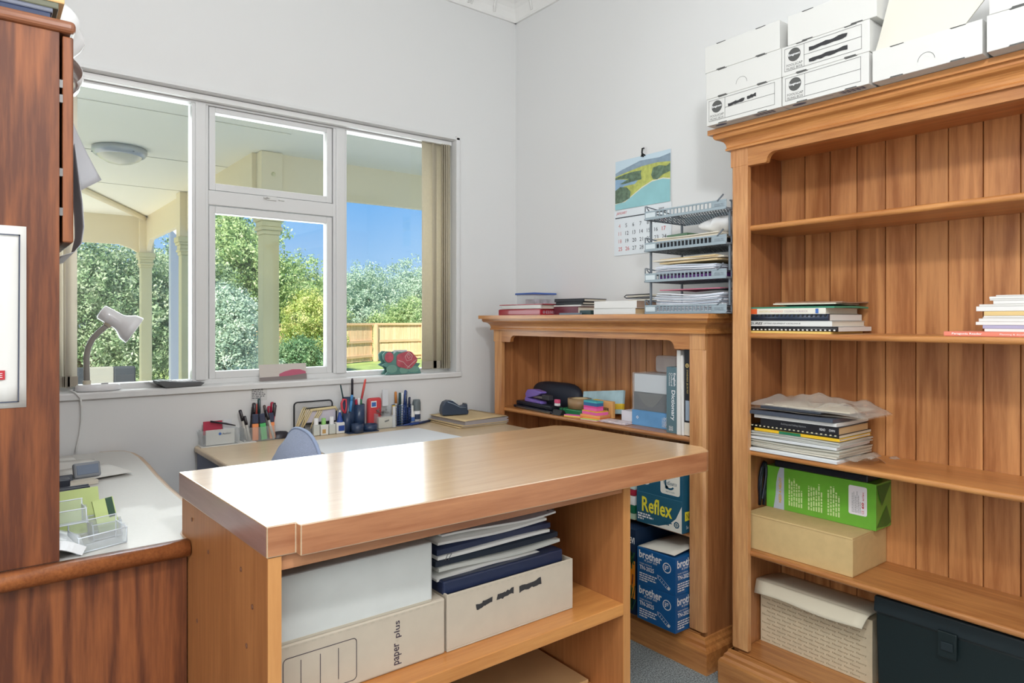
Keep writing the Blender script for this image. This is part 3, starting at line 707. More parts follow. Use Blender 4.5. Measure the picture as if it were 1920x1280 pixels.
# ---------------------------------------------------------------- office chair (only its back shows above the bench)
ch = thing('office_chair', 'blue grey fabric office chair between the island and the beech desk', 'chair', (.715, 2.105, 0), math.radians(-94))
fab = mat('chair_fabric', (156, 166, 190), .85, noise=(300, .12), bump=(500, .3)); fab2 = mat('chair_fabric_side', (104, 124, 156), .85, noise=(300, .1))
def pad(w, h, d, z0, m=.5):
    mb = MB(); nu, nv = 14, 14
    def fn(u, v):
        x = (u-.5)*2; y = (v-.5)*2
        k = (abs(x)**4+abs(y)**4)**.25; q = math.sqrt(x*x+y*y) or 1; s = max(abs(x), abs(y))
        px, py = x, y
        f = (s/ k) if k else 1
        return (px*f*w/2, d*(1-s**4)*.5, z0+h/2+py*f*h/2)
    mb.sheet(fn, nu, nv); 
    return mb
bk = MB()
def shell(front):
    sgn = -1 if front else 1
    def fn(u, v):
        x = (u-.5)*2; y = (v-.5)*2; s = max(abs(x), abs(y)); k = (abs(x)**2.6+abs(y)**2.6)**(1/2.6) or 1; f = s/k if s else 1
        lean = .09*((y+1)/2)**1.5
        return (x*f*.215, (-.05 if front else .038)*(1-s**3.2)+lean, .45+.2265*(1+y*f))
    return fn
part('backrest', ch, fab, MB().sheet(shell(True), 16, 16))
part('back_shell', ch, fab2, MB().sheet(shell(False), 16, 16))
pp = []
for i in range(40):
    q = 2*math.pi*i/40; x = math.cos(q); y = math.sin(q); s = 1/max(abs(x), abs(y)); x *= s; y *= s; k = (abs(x)**2.6+abs(y)**2.6)**(1/2.6)
    pp.append((x/k*.217, .004+.09*((y+1)/2)**1.5, .45+.2265*(1+y/k*1.005)))
part('piping', ch, mat('piping', (150, 165, 195), .7), MB().tube(pp, .006, 6, closed=True))
st_ = MB(); st_.sheet(lambda u, v: ((u-.5)*.46, -.5+.5*v, .46+.02*math.sin(u*math.pi)*math.sin(v*math.pi)), 10, 10, .06); part('seat', ch, fab, st_)
part('gas_lift', ch, mat('black_plastic', (34, 36, 40), .45), MB().tube([(0, -.25, .08), (0, -.25, .41)], .025, 12))
part('back_bar', ch, mat('black_plastic', (34, 36, 40), .45), MB().tube([(0, -.2, .4), (0, .04, .39), (0, .07, .6)], .018, 8))
for k in range(5):
    a = k*2*math.pi/5
    lg = MB().tube([(0, -.25, .1), (.28*math.cos(a), -.25+.28*math.sin(a), .07)], [.025, .016], 8); lo = part('leg', ch, MATS['black_plastic'], lg)
    part('caster', lo, MATS['black_plastic'], MB().lathe([(0, -.012), (.027, -.012), (.027, .012), (0, .012)], 14, Matrix.Translation((.28*math.cos(a), -.25+.28*math.sin(a), .027)) @ Matrix.Rotation(math.pi/2, 4, 'X')))
# ================================================================ helpers for paper goods
def book(name, label, loc, D, L, T, cover, pages=None, rz=0, cat='book', ct=.0015, rot=None, group=None, inset=.003, spine=True, round_=False):
    """lies flat; spine on local -x, length along y, origin centre of its underside"""
    t = thing(name, label, cat, loc, rz, group)
    if rot: t.rotation_euler = rot
    pages = pages or paper_m
    part('pages', t, pages, B(-D/2+ct+.0005, D/2-inset, -L/2+inset, L/2-inset, ct, T-ct))
    c = MB().box(-D/2, D/2, -L/2, L/2, 0, ct).box(-D/2, D/2, -L/2, L/2, T-ct, T)
    if spine: c.box(-D/2, -D/2+ct, -L/2, L/2, ct, T-ct)
    part('cover', t, cover, c, min(.0006, ct*.4), 1)
    return t
def spine_frame(D, L): return frame((-D/2, L/2, 0), (0, -1, 0), (0, 0, 1))
def magazine(name, label, loc, D, L, T, m, rz=0, wave=.0, cat='magazine', group=None, seed=0):
    r = random.Random(seed); ph = r.uniform(0, 6)
    mb = MB(); mb.sheet(lambda u, v: ((u-.5)*D, (v-.5)*L, T+wave*math.sin(v*5+ph)*u+wave*.6*math.sin(u*4+ph)), 6, 10, T*.96)
    return solo(name, label, cat, m, mb, loc, rz, group)
def sheaf(name, label, loc, D, L, T, m, n=5, rz=0, wave=.004, jit=.006, cat='papers', seed=0, m2=None):
    r = random.Random(seed); mb = MB(); th = T/n
    for i in range(n):
        dx, dy, a, ph = r.uniform(-jit, jit), r.uniform(-jit, jit), r.uniform(-.03, .03), r.uniform(0, .8)+seed
        def fn(u, v):
            x = (u-.5)*D; y = (v-.5)*L
            return (x*math.cos(a)-y*math.sin(a)+dx, x*math.sin(a)+y*math.cos(a)+dy, th*(i+1)+wave*(i+1)/n*(math.sin(v*5+ph)*.5+.5)*.8)
        mb.sheet(fn, 4, 10, th*.72, mi=(i % 2 if m2 else 0))
    return solo(name, label, cat, [m, m2] if m2 else m, mb, loc, rz)
def comb_book(name, label, loc, D, L, T, cover, comb, rz=0, n=22, pages=None, cat='book', dash=-1, gap=None):
    t = thing(name, label, cat, loc, rz)
    part('pages', t, pages or paper_m, B(-D/2+.004, D/2, -L/2, L/2, .001, T-.001)); part('cover', t, cover, MB().box(-D/2+.003, D/2, -L/2, L/2, T-.0012, T).box(-D/2+.003, D/2, -L/2, L/2, 0, .001))
    c = MB(); r = T/2+.0008
    c.prism([(-D/2+.005+r*math.cos(q), T/2+r*math.sin(q)) for q in [math.pi/2+k*math.pi/8 for k in range(9)]], 'Y', -L/2, L/2, 0, True)
    part('comb_binding', t, comb, c)
    g = MB()
    for i in range(n):
        y = -L/2+L*(i+.4)/n; g.box(-D/2+.005-r-.0006, -D/2+.005-r*.4, y, y+L/n*.38, T*(.12 if dash < 0 else .62), T*(.42 if dash < 0 else .98))
    part('comb_gap', t, gap or paper_m, g)
    return t
card_w = mat('white_card', (212, 211, 207), .7, bump=(30, .05)); card_in = mat('card_inside', (214, 210, 198), .75)
card_blue = mat('card_bluish', (196, 206, 218), .7)
kraft = mat('kraft_card', (208, 178, 124), .75, noise=(40, .04)); kraft2 = mat('manila', (214, 190, 146), .75, noise=(25, .05))
print_grey = mat('print_grey', (84, 84, 82), .6)
black_m = mat('black_plastic', (34, 36, 40), .45); navy = mat('navy_vinyl', (32, 44, 76), .35, coat=.2)

# ================================================================ filing boxes on the tall bookcase
def filing_box(label, y_left, z, x=1.945, w=.272, d=.36, h=.0895, printed=False, moon=False, scrib=None, group='foolscap filing boxes on the tall bookcase', tray=False):
    t = thing('filing_box', label, 'box', (x+d/2, y_left-w/2, z), 0, group)
    part('body', t, card_w, B(-d/2, d/2, -w/2, w/2, 0, h), .0015)
    F = frame((-d/2, w/2, 0), (0, -1, 0), (0, 0, 1))
    Fb = frame((-d/2, w/2, 0), (0, -1, 0), (1, 0, 0))
    s = MB()
    for a in (.045, .19):
        poly(s, F, [(a, .0), (a+.035, .0), (a+.034, .0032), (a+.003, .0035)]); poly(s, F, [(a+.004, h-.0032), (a+.037, h-.0022), (a+.036, h), (a, h)])
    part('slot', t, print_grey, s)
    if printed:
        p = MB(); x0, x1, y0, y1 = .010, w-.022, .013, h-.008; wd_ = .0011; xc = .072; yc = (y0+y1)/2
        for a, b in (((x0, y0), (x1, y0)), ((x1, y0), (x1, y1)), ((x1, y1), (x0, y1)), ((x0, y1), (x0, y0)), ((xc, y0), (xc, y1)), ((xc, yc), (x1, yc))): line(p, F, a, b, wd_)
        disc(p, F, ((x0+xc)/2, y1-.0235), .020, 0, 32)
        part('printed_panel', t, print_grey, p)
        F2 = frame(F[0], F[1], F[2], .0005)
        txt(t, 'Esegment', F2, (x0+xc)/2-.0185, y1-.0275, .037, .009, white_print, bold=.02)
        txt(t, 'FOOLSCAP', F, x0+.006, y0+.0125, .051, .0075, print_grey); txt(t, 'FILING BOX', F, x0+.006, y0+.002, .051, .0075, print_grey)
        if scrib:
            for k, (a, b, c, dd, hh) in enumerate(scrib):
                q = MB(); scribble(q, F2, a, b, c, dd, hh, 0, k+3); part('marker_scribble', t, dark_ink, q)
        u = MB(); Fu = frame((-d/2, w/2, 0), (0, -1, 0), (1, 0, 0), .0006); Fu = (Vector((-d/2, w/2, -.0006)), Fu[1], Fu[2], Fu[3])
        disc(u, Fu, (.045, .018), .022, 0, 24, .009); line(u, Fu, (.085, .014), (.15, .014), .0018)
        for k in range(16): rect(u, Fu, .17+k*.0045, .006, .17+k*.0045+.0012+.0012*(k % 3), .03)
        part('base_print', t, mat('print_blue_grey', (88, 100, 130), .6), u)
    if moon:
        p = MB(); ring(p, F, (.136, .022), .0195, .0205, 0, 20, 0, 180); part('thumb_cut', t, print_grey, p)
    return t
filing_box('printed white filing box with two scribbled words, bottom left on the tall bookcase', 1.411, 1.904, printed=True, scrib=[(.085, .052, .145, .057, .010), (.155, .058, .185, .061, .011)])
filing_box('plain white filing box with a half moon thumb cut, middle of the left stack', 1.413, 1.994, w=.274, moon=True)
filing_box('plain white filing box on top of the left stack on the tall bookcase', 1.418, 2.084, w=.274)
filing_box('printed white filing box with blank lines, bottom of the second stack on the tall bookcase', 1.135, 1.904, w=.258, printed=True)
filing_box('printed white filing box with two long black scribbles, middle of the second stack', 1.137, 1.994, w=.262, printed=True, scrib=[(.088, .06, .20, .066, .012), (.088, .026, .20, .030, .012)])
filing_box('plain white filing box on top of the second stack, against the frame top', 1.118, 2.084, w=.262)
ob = filing_box('open white filing box with its lid flap raised, third along the tall bookcase', .868, 1.904, w=.262, h=.086, moon=True)
F = frame((-.185, .131, 0), (0, -1, 0), (.22, 0, 1)); fl = MB()
pl = [(.0, .082), (.008, .122), (.034, .30), (.29, .30), (.262, .15), (.21, .078)]
a = [to3(F, p) for p in pl]; b = [tuple(Vector(p)+Vector((.004, 0, 0))) for p in a]; n = len(a)
fl.add(a+b, [list(range(n)), list(range(n, 2*n))[::-1]]+[(i, n+i, n+(i+1) % n, (i+1) % n) for i in range(n)]); part('lid_flap', ob, card_in, fl)
filing_box('plain white filing box at the right edge of the picture, fourth along the tall bookcase', .597, 1.904, w=.27)
filing_box('white filing box on top of the rightmost box, cut off by the picture corner', .592, 1.994, w=.27)

# ================================================================ tall bookcase, second shelf
zz = 1.2065; xf = 2.075
b = magazine('magazine', 'yellow and white spined magazine at the bottom of the pile on the upper shelf', (xf+.105, 1.20, zz), .21, .30, .007, mat('mag_yellow', (232, 196, 110), .5), wave=.001)
comb_book('comb_bound_book', 'white book with a black and white comb binding near the bottom of the upper pile', (xf+.115, 1.19, zz+.0075), .225, .32, .014, paper_m, black_m)
t = book('catalogue', 'white catalogue with black spine lettering in the upper pile', (xf+.112, 1.197, zz+.0225), .22, .30, .0175, mat('cover_white', (226, 226, 222), .4), paper2_m)
txt(t, 'FIGURES', spine_frame(.22, .30), .004, .005, .06, .008, ink, shear=.3, bold=.02); txt(t, 'LIFTING EQUIPMENT CATALOGUE', spine_frame(.22, .30), .068, .006, .13, .0055, ink, shear=.2)
comb_book('comb_bound_book', 'thick black comb bound manual in the middle of the upper pile', (xf+.108, 1.203, zz+.0405), .215, .295, .021, black_m, mat('slate_plastic', (46, 56, 74), .35), n=20, dash=1, gap=black_m)
t = book('workbook', 'white colouring workbook with an orange block on its spine', (xf+.11, 1.207, zz+.062), .215, .28, .0195, mat('cover_cream', (234, 230, 216), .4), paper2_m)
F = spine_frame(.215, .28); p = MB(); rect(p, F, 0, .001, .043, .0185); part('spine_block', t, mat('orange_print', (226, 100, 50), .5), p)
p = MB(); rect(p, F, .247, .002, .257, .017); part('spine_mark', t, mat('blue_print', (70, 110, 180), .5), p)
txt(t, 'ANATOMY &', F, .05, .006, .04, .0065, mat('gold_print', (222, 196, 120), .5)); txt(t, 'PHYSIOLOGY', F, .093, .006, .045, .0065, mat('pink_print', (224, 150, 130), .5)); txt(t, 'COLORING WORKBOOK', F, .142, .006, .08, .0065, mat('mauve_print', (180, 150, 160), .5))
magazine('folder', 'green card folder on top of the colouring workbook', (xf+.115, 1.19, zz+.082), .225, .30, .006, mat('green_card', (70, 140, 112), .55), wave=.003, cat='folder')
magazine('booklet', 'cream booklet lying second from the top of the upper pile', (xf+.13, 1.165, zz+.091), .21, .2, .004, paper2_m, rz=.12, wave=.004, seed=3, cat='booklet')
magazine('booklet', 'brown and cream booklet on the very top of the upper pile', (xf+.135, 1.15, zz+.099), .2, .22, .004, mat('brown_cover', (150, 120, 100), .5), rz=.06, wave=.004, seed=5, cat='booklet')
# right pile
t = book('coral_book', 'slim coral pink book under the white pile on the upper shelf', (2.075+.1, .555, zz), .2, .365, .0125, mat('coral_cover', (232, 138, 116), .4), paper_m)
F = spine_frame(.2, .365); txt(t, 'Paragonia Reader', F, .02, .003, .07, .0065, white_print, bold=.02); txt(t, 'Planning & developing, Designs & Climate Houses', F, .13, .003, .16, .005, white_print)
z = zz+.0127
wh = mat('cover_offwhite', (232, 230, 226), .5)
for (yl, T, m, lb) in ((.648, .0075, wh, 'white booklet at the bottom of the white pile on the coral book'), (.652, .009, mat('lavender', (176, 172, 200), .5), 'lavender edged book second from the bottom of the white pile'), (.668, .0085, wh, 'white book jutting out furthest left in the white pile'),
    (.661, .008, wh, 'white book third up in the white pile at the right'), (.652, .003, paper_m, 'thin white leaflet in the middle of the white pile'), (.65, .0035, wh, 'thin white leaflet under the cream book of the white pile'), (.649, .0115, mat('cream_edge', (226, 196, 136), .6), 'cream edged book in the middle of the white pile'),
    (.667, .0125, wh, 'thick white book above the cream one in the white pile'), (.66, .005, paper_m, 'white leaflet lying on the thick white book of the pile'), (.628, .009, wh, 'small white book fourth from the top of the white pile'), (.636, .004, paper_m, 'white leaflet third from the top of the white pile'), (.637, .006, wh, 'white booklet second from the top of the white pile'), (.622, .003, paper_m, 'white leaflet on the very top of the white pile')):
    book('white_book', lb, (2.095+.09, yl-.125, z), .18, .25, T, m, paper_m, spine=True, ct=min(.001, T*.25), group='white pile on the upper shelf'); z += T+.0004

# ================================================================ third shelf pile
z = .8105; xf = 2.06
magazine('magazine', 'white glossy magazine at the bottom of the pile on the middle shelf', (xf+.11, 1.185, z), .225, .325, .008, mat('glossy_white', (222, 224, 224), .25, coat=.4), wave=.001); z += .0105
sheaf('papers', 'cream papers in a clear sleeve near the bottom of the middle shelf pile', (xf+.125, 1.18, z), .22, .31, .022, paper2_m, 6, wave=.004, jit=.004, seed=2, m2=mat('sleeve_grey', (196, 194, 180), .3)); z += .027
magazine('magazine', 'white magazine with a blue corner mark in the middle shelf pile', (xf+.12, 1.18, z), .22, .30, .008, mat('glossy_white', (222, 224, 224), .25), wave=.002, seed=8); z += .0105
sheaf('papers', 'grey papers with a folded corner in the middle shelf pile', (xf+.125, 1.18, z), .22, .31, .014, mat('grey_paper', (202, 202, 194), .5), 4, wave=.004, jit=.005, seed=4); z += .0185
t = book('striped_book', 'thin book with a yellow and green spine in the middle shelf pile', (xf+.115, 1.165, z), .21, .29, .009, mat('yellow_cover', (236, 192, 50), .4), paper_m)
p = MB(); rect(p, spine_frame(.21, .29), .09, 0, .165, .009); part('spine_block', t, mat('green_print', (40, 120, 84), .5), p); z += .0093
comb_book('comb_bound_book', 'black and cream comb bound notebook under the thick black paperback', (xf+.12, 1.175, z), .215, .30, .010, black_m, black_m, n=20, pages=paper2_m, dash=1, gap=mat('comb_cream', (224, 214, 180), .4)); z += .0102
t = book('black_paperback', 'thick black paperback with white spine lettering in the middle shelf pile', (xf+.11, 1.155, z), .2, .265, .024, mat('black_cover', (38, 38, 42), .4), mat('tan_pages', (206, 176, 132), .8))
F = spine_frame(.2, .265); txt(t, 'Building and Selling Options', F, .075, .010, .085, .007, grey_ink, shear=.1); txt(t, 'READ', F, .205, .009, .018, .007, white_print); txt(t, 'OWN', F, .235, .009, .018, .007, white_print); z += .0245
magazine('magazine', 'white magazine lying on the thick black paperback', (xf+.115, 1.17, z), .21, .28, .010, paper_m, wave=.002, seed=9); z += .0125
magazine('folder', 'slate grey folder under the plastic bag on the middle shelf', (xf+.105, 1.19, z), .215, .31, .011, mat('slate_card', (74, 80, 92), .4), wave=.003, seed=11, cat='folder'); z += .0155
pbt = thing('plastic_bag', 'crumpled clear plastic bag of papers on top of the middle shelf pile', 'bag', (xf+.115, 1.15, z))
def bagfn(top):
    def fn(u, v):
        x = (u-.5)*.20; y = (v-.5)*.40; e = min(1, min(u, 1-u)*5, min(v, 1-v)*5)
        h = .014+.026*e+.010*math.sin(9*u+5*v)*e+.008*math.sin(17*v+3+4*u)*e+.004*math.sin(31*v-12*u)*e-.02*max(0, .4-v)
        return (x+.006*math.sin(v*11), y, max(.004, h) if top else .002+.0015*math.sin(7*u+9*v)*e)
    return fn
part('film', pbt, bag_m, MB().sheet(bagfn(True), 18, 30).sheet(lambda u, v: bagfn(False)(1-u, v), 10, 16))
part('papers', pbt, mat('slate_card', (74, 80, 92), .4), B(-.085, .06, -.06, .15, .003, .013), .002); part('papers', pbt, paper2_m, B(-.08, .08, -.15, .14, .0135, .018), .001)
solo('plastic_sleeve', 'empty clear plastic sleeve poking out of the right of the middle shelf pile', 'sleeve', bag_m, MB().sheet(lambda u, v: ((u-.5)*.2, (v-.5)*.09, .003+.02*math.sin(u*5+1)*(1-v)+.006*math.sin(v*9)), 8, 8, .0006), (2.2, .985, .813))

# ================================================================ fourth shelf: kraft carton, green box, cable
t = thing('kraft_carton', 'plain brown kraft cardboard carton on the fourth shelf', 'box', (2.203, 1.17, .4695))
part('body', t, kraft, B(-.116, .112, -.181, .181, 0, .118), .0012)
part('lid', t, kraft, MB().box(-.1172, .112, -.182, .183, .1135, .1195).box(-.1175, .1, -.1825, -.18, .004, .1135), .001)
g1 = mat('green_gloss_print', (112, 182, 62), .3, coat=.4, noise=(8, .12)); g2 = mat('green_dark_print', (62, 120, 46), .35, noise=(8, .1))
t = thing('green_carton', 'glossy green printed carton with a white sticker on the kraft carton', 'box', (2.2625, 1.164, .5893))
part('body', t, [g1, g2], MB().box(-.052, .055, -.189, .187, 0, .146), .0015)
F = frame((-.052, .187, 0), (0, -1, 0), (0, 0, 1)); p = MB()
poly(p, F, [(.028, .0), (.068, 0), (.068, .146), (.052, .146), (.043, .12), (.038, .09), (.036, .05)]); part('silver_band', t, mat('silver_print', (186, 194, 206), .4), p)
F2 = frame(F[0], F[1], F[2], .0004)
txt(t, 'NEED A HELLO?', F2, .058, .022, .088, .010, mat('yellow_print', (220, 180, 30), .4), rot=90, shear=.2, bold=.03)
for k, (x, a, b_, n_) in enumerate(((.085, .02, .115, 6), (.155, .02, .12, 6), (.222, .018, .12, 5))):
    p = MB(); Fr = (F2[0]+F2[1]*(x)+F2[2]*a, F2[2], -F2[1], F2[3])
    lines_of_print(p, Fr, 0, b_-a, 0, n_, .0088, .0052, 0, k+2); part('fine_print', t, mat('pale_print', (204, 226, 160), .5), p)
p = MB(); pts = []; 
for (cx_, cy_, a0) in ((.343, .125, 0), (.297, .125, 90), (.297, .045, 180), (.343, .045, 270)):
    for k in range(4): q = math.radians(a0+30*k); pts.append((cx_+.006*math.cos(q), cy_+.006*math.sin(q)))
poly(p, F2, pts); part('sticker', t, mat('sticker_white', (232, 228, 232), .45), p)
F3 = frame(F[0], F[1], F[2], .0009); Fr = (F3[0]+F3[1]*.302+F3[2]*.046, F3[2], -F3[1], F3[3]); p = MB(); lines_of_print(p, Fr, 0, .07, 0, 6, .005, .0022, 0, 9); part('fine_print', t, grey_ink, p)
red_ink = mat('red_ink', (196, 60, 56), .5)
txt(t, 'CE', F3, .340, .045, .012, .0075, red_ink, rot=90); txt(t, '60', F3, .340, .062, .02, .008, red_ink, rot=90, bold=.03); txt(t, 'arlec', F3, .340, .087, .028, .007, red_ink, rot=90)
fp = MB(); fp.quad((-.05, -.1896, .01), (.02, -.1902, .07), (.053, -.1896, .012), (.02, -.1899, .004)); fp.add([(-.05, -.1905, .14), (-.02, -.193, .075), (.05, -.1905, .14)], [(0, 1, 2)]); part('end_flap', t, g2, fp)
solo('black_binder', 'thin black binder lying on the green carton under the shelf', 'binder', mat('black_vinyl', (30, 36, 46), .35), B(-.06, .048, -.17, .15, 0, .022), (2.27, 1.17, .736), bevel=.004)
cb = MB()
pts = [(2.19+.02*math.sin(i*.55), 1.352-.003*math.cos(i), .5905+.006+.15*abs(math.sin(i*.30))) for i in range(22)]
solo('black_cable', 'coiled black cable beside the green carton on the fourth shelf', 'cable', mat('cable_black', (24, 30, 42), .35), MB().tube(pts, .0055, 8), (0, 0, 0))

# ================================================================ bottom shelf: file box and black crate
fb = thing('storage_box', 'cream cardboard storage box printed all over with small words, its flap half open', 'box', (2.247, 1.158, .1215))
cream = mat('cream_card', (212, 196, 166), .75, noise=(30, .04)); flap_m = mat('flap_card', (222, 212, 188), .7)
part('body', fb, cream, B(-.07, .072, -.187, .195, 0, .2), .0012)
F = frame((-.07, .195, 0), (0, -1, 0), (0, 0, 1)); tan_print = mat('tan_print', (146, 128, 102), .7)
for r_ in range(13):
    for c_ in range(10):
        x = .006+c_*.0385+(.019 if r_ % 2 else 0); y = .008+r_*.0142
        if x < .35: txt(fb, 'Filecorp', F, x, y-.001, .031, .0078, tan_print, shear=.1)
lid = MB()
lid.sheet(lambda u, v: (.072-.165*u, (.5-v)*.385+.004, .205+.03*u-.012*u*u*u), 6, 6, .003)
part('lid_panel', fb, flap_m, lid)
lip = MB(); lip.sheet(lambda u, v: (-.093-.03*u, (.5-v)*(.385-.02*u)+.004, .2235-.028*u-.012*u*u+.004*math.sin(v*7)*u), 5, 10, .003); part('lid_lip', fb, flap_m, lip)
crt = thing('black_crate', 'black plastic storage crate with lid and latch on the bottom shelf', 'crate', (2.205, .70, .1215))
cm = mat('crate_plastic', (24, 36, 38), .38)
part('body', crt, cm, MB().prism([(-.235, 0), (.225, 0), (.232, .262), (-.242, .262)], 'X', -.095, .112), .006)
part('lid', crt, mat('crate_lid', (34, 44, 48), .4), MB().prism([(-.245, 0), (.235, 0), (.233, .048), (-.243, .048)], 'X', -.104, .114).xf(Matrix.Translation((0, 0, .262))), .005)
lt = part('latch', crt, cm, B(-.113, -.1035, .012, .060, .2, .272), .003)
part('latch_button', lt, mat('crate_lid', (34, 44, 48), .4), B(-.117, -.1128, .02, .05, .222, .245), .0015)
# ================================================================ on top of the low bookcase (z 1.272)
ZT = 1.2725
red_v = mat('red_vinyl', (176, 44, 58), .3, coat=.5)
t = thing('red_ring_binder', 'glossy dark red ring binder lying at the left end of the low bookcase top', 'binder', (2.18, 2.56, ZT))
part('cover', t, red_v, MB().box(-.13, .13, -.16, .16, 0, .003).box(-.13, .13, -.16, .16, .024, .027).box(-.13, .128, -.16, -.157, .003, .024).box(-.13, -.127, -.157, .16, .003, .024), .0012)
part('pages', t, paper_m, B(-.125, .12, -.15, .15, .004, .022))
F = frame((-.13, -.16, 0), (1, 0, 0), (0, 0, 1)); txt(t, 'ESSELTE', F, .035, .007, .085, .013, mat('silver_print', (200, 200, 205), .4))
p = MB()
for k in range(4): ring(p, F, (.022+.004*math.cos(k*1.57), .0135+.004*math.sin(k*1.57)), .0022, .0036, 0, 12)
part('emblem', t, MATS['silver_print'], p)
t = thing('red_ring_binder', 'red and white ring binder lying on the dark red one, with a clear spine pocket', 'binder', (2.185, 2.555, ZT+.0272))
part('cover', t, red_v, MB().box(-.13, .13, -.165, .165, .021, .025).box(-.13, .13, -.165, .165, 0, .002), .0015)
part('spine_label', t, paper_m, B(-.131, -.12, -.15, .145, .003, .02), .002); part('pages', t, paper2_m, B(-.118, .12, -.15, .15, .003, .02))
t = thing('food_tub', 'clear plastic tub with a blue lid on the red binders', 'tub', (2.232, 2.64, ZT+.0525))
part('tub', t, clear_m, MB().box(-.075, .065, -.065, .07, 0, .002).box(-.075, -.073, -.065, .07, .002, .05).box(.063, .065, -.065, .07, .002, .05).box(-.073, .063, -.065, -.063, .002, .05).box(-.073, .063, .068, .07, .002, .05), .0008)
part('lid', t, mat('blue_lid', (70, 104, 176), .3, coat=.3), B(-.082, .072, -.072, .077, .05, .06), .004)
part('contents', t, mat('label_mix', (150, 140, 150), .6, noise=(60, .6)), B(-.06, .05, -.055, .02, .003, .028), .004)
for k, (yc, lb, m, T) in enumerate(((2.33, 'maroon folder under the black diaries on the low bookcase', mat('maroon', (110, 46, 60), .45), .012), (2.325, 'white card wallet between the maroon folder and the black diaries', paper_m, .007), (2.315, 'black diary with a grey edge, lower of the two diaries', black_m, .013), (2.32, 'black zipped diary on the very top beside the clear tub', mat('black_leather', (40, 40, 46), .5), .015))):
    zk = ZT+.0006+(.0 if k == 0 else sum((.012, .007, .013)[:k]))
    zk += .026 if k == 0 else .027
    if k == 0: zk = ZT+.001; T = .037
    else: zk = ZT+.0385+(0, 0, .0073, .0206)[k]
    book('diary' if k > 1 else 'folder', lb, (2.2, yc-.03, zk), .16, .17+.01*(k % 2), T, m, paper2_m, rz=.05*(k-1), cat='diary' if k > 1 else 'folder', ct=.003)
solo('thin_notebook', 'thin grey notebook in front of the maroon folder', 'notebook', mat('grey_blue_card', (120, 132, 146), .5), B(-.03, .03, -.065, .065, 0, .008), (2.075, 2.2, ZT), bevel=.001)
solo('dark_green_box', 'small dark green box between the diaries and the white books', 'box', mat('dark_green', (40, 66, 70), .4), B(-.04, .04, -.035, .035, 0, .019), (2.1, 2.115, ZT), bevel=.002)
for k, lb in enumerate(('thick white book with tan page edges, lower of the pair beside the letter trays', 'thick white book with brown page edges, upper of the pair beside the letter trays')):
    book('white_book', lb, (2.125, 1.938-.004*k, ZT+k*.0245), .15, .232, .024+.006*k, wh, mat('tan_pages' if k == 0 else 'brown_pages', (206, 176, 132) if k == 0 else (178, 150, 130), .8), rz=.015*k)

# letter trays, four tiers
tr_m = mat('tray_grey', (152, 166, 174), .4); tr_d = mat('tray_dark', (110, 118, 126), .4)
def letter_tray(label, z, riser):
    t = thing('letter_tray', label, 'tray', (2.155, 1.575, z), 0, 'stacked letter trays')
    fx, bx, yl, yr, h = -.125, .125, .182, -.183, .034
    rm = MB(); rm.box(fx, fx+.004, yr, yl, 0, .010); rm.box(fx, fx+.004, yr, yl, h-.006, h)
    rm.box(fx, fx+.004, yl-.055, yl, .010, h-.006); rm.box(fx, fx+.004, yr, yr+.06, .010, h-.006)
    part('front_rim', t, tr_m, rm, .0008, 1)
    n = 15; sl_ = MB()
    for i in range(n+1):
        y = yr+.06+(yl-.055-yr-.06)*i/n; sl_.box(fx, fx+.004, y-.0016, y+.0016, .010, h-.006)
    part('front_bars', t, tr_m, sl_)
    part('label_holder', t, mat('label_pale', (206, 216, 220), .4), B(fx-.0012, fx, yl-.052, yl-.006, .009, h-.007), .0004, 1)
    txt(t, 'ESSELTE', frame((fx, yr+.055, 0), (0, -1, 0), (0, 0, 1)), .008, .012, .036, .009, tr_d)
    for nm, y in (('left_rim', yl), ('right_rim', yr)):
        s = MB(); s.box(fx, bx, y-.002, y+.002, 0, .006); s.box(fx+.02, bx, y-.002, y+.002, h-.006, h-.001)
        for i in range(9): x = fx+.03+(bx-fx-.03)*i/8; s.box(x-.0015, x+.0015, y-.002, y+.002, .006, h-.006)
        part(nm, t, tr_d, s)
    part('back_rim', t, tr_m, MB().box(bx-.004, bx, yr, yl, 0, h))
    lt = MB()
    for i in range(46):
        y0 = yr-.1+i*.0115
        if y0 > yl-.01: break
        p0 = Vector((fx+.004, y0, .003)); p1 = Vector((bx-.004, y0+.14, .003))
        if p1.y > yl: k = (yl-p0.y)/(p1.y-p0.y); p1 = p0.lerp(p1, k)
        if p0.y < yr: k = (yr-p0.y)/(p1.y-p0.y) if p1.y > p0.y else 1; p0 = p0.lerp(p1, k) if k < 1 else p1
        if (p1-p0).length > .01: lt.tube([p0, p1], .0022, 4)
    for i in range(8): x = fx+.015+i*.031; lt.box(x-.0015, x+.0015, yr, yl, .001, .004)
    part('lattice_base', t, tr_d, lt)
    if riser:
        for (x, y) in ((fx+.03, yl-.006), (bx-.03, yl-.006), (fx+.03, yr+.006), (bx-.03, yr+.006)):
            part('riser', t, tr_d, B(x-.0035, x+.0035, y-.0035, y+.0035, h-.004, riser))
    br = MB(); br.tube([(fx+.012, yl, h+.016), (fx+.045, yl, h-.01)], .0025, 5); br.tube([(fx+.004, yl, h-.006), (fx+.004, yl, h+.02), (fx+.012, yl, h+.02)], .0025, 5); br.tube([(fx+.012, yl, h+.02), (bx-.03, yl, h)], .0025, 5)
    br.tube([(fx+.012, yr+.02, h+.02), (fx-.002, yr+.035, h-.004)], .003, 5)
    part('stacking_arm', t, tr_d, br)
    return t
TZ = (1.2725, 1.394, 1.512, 1.633)
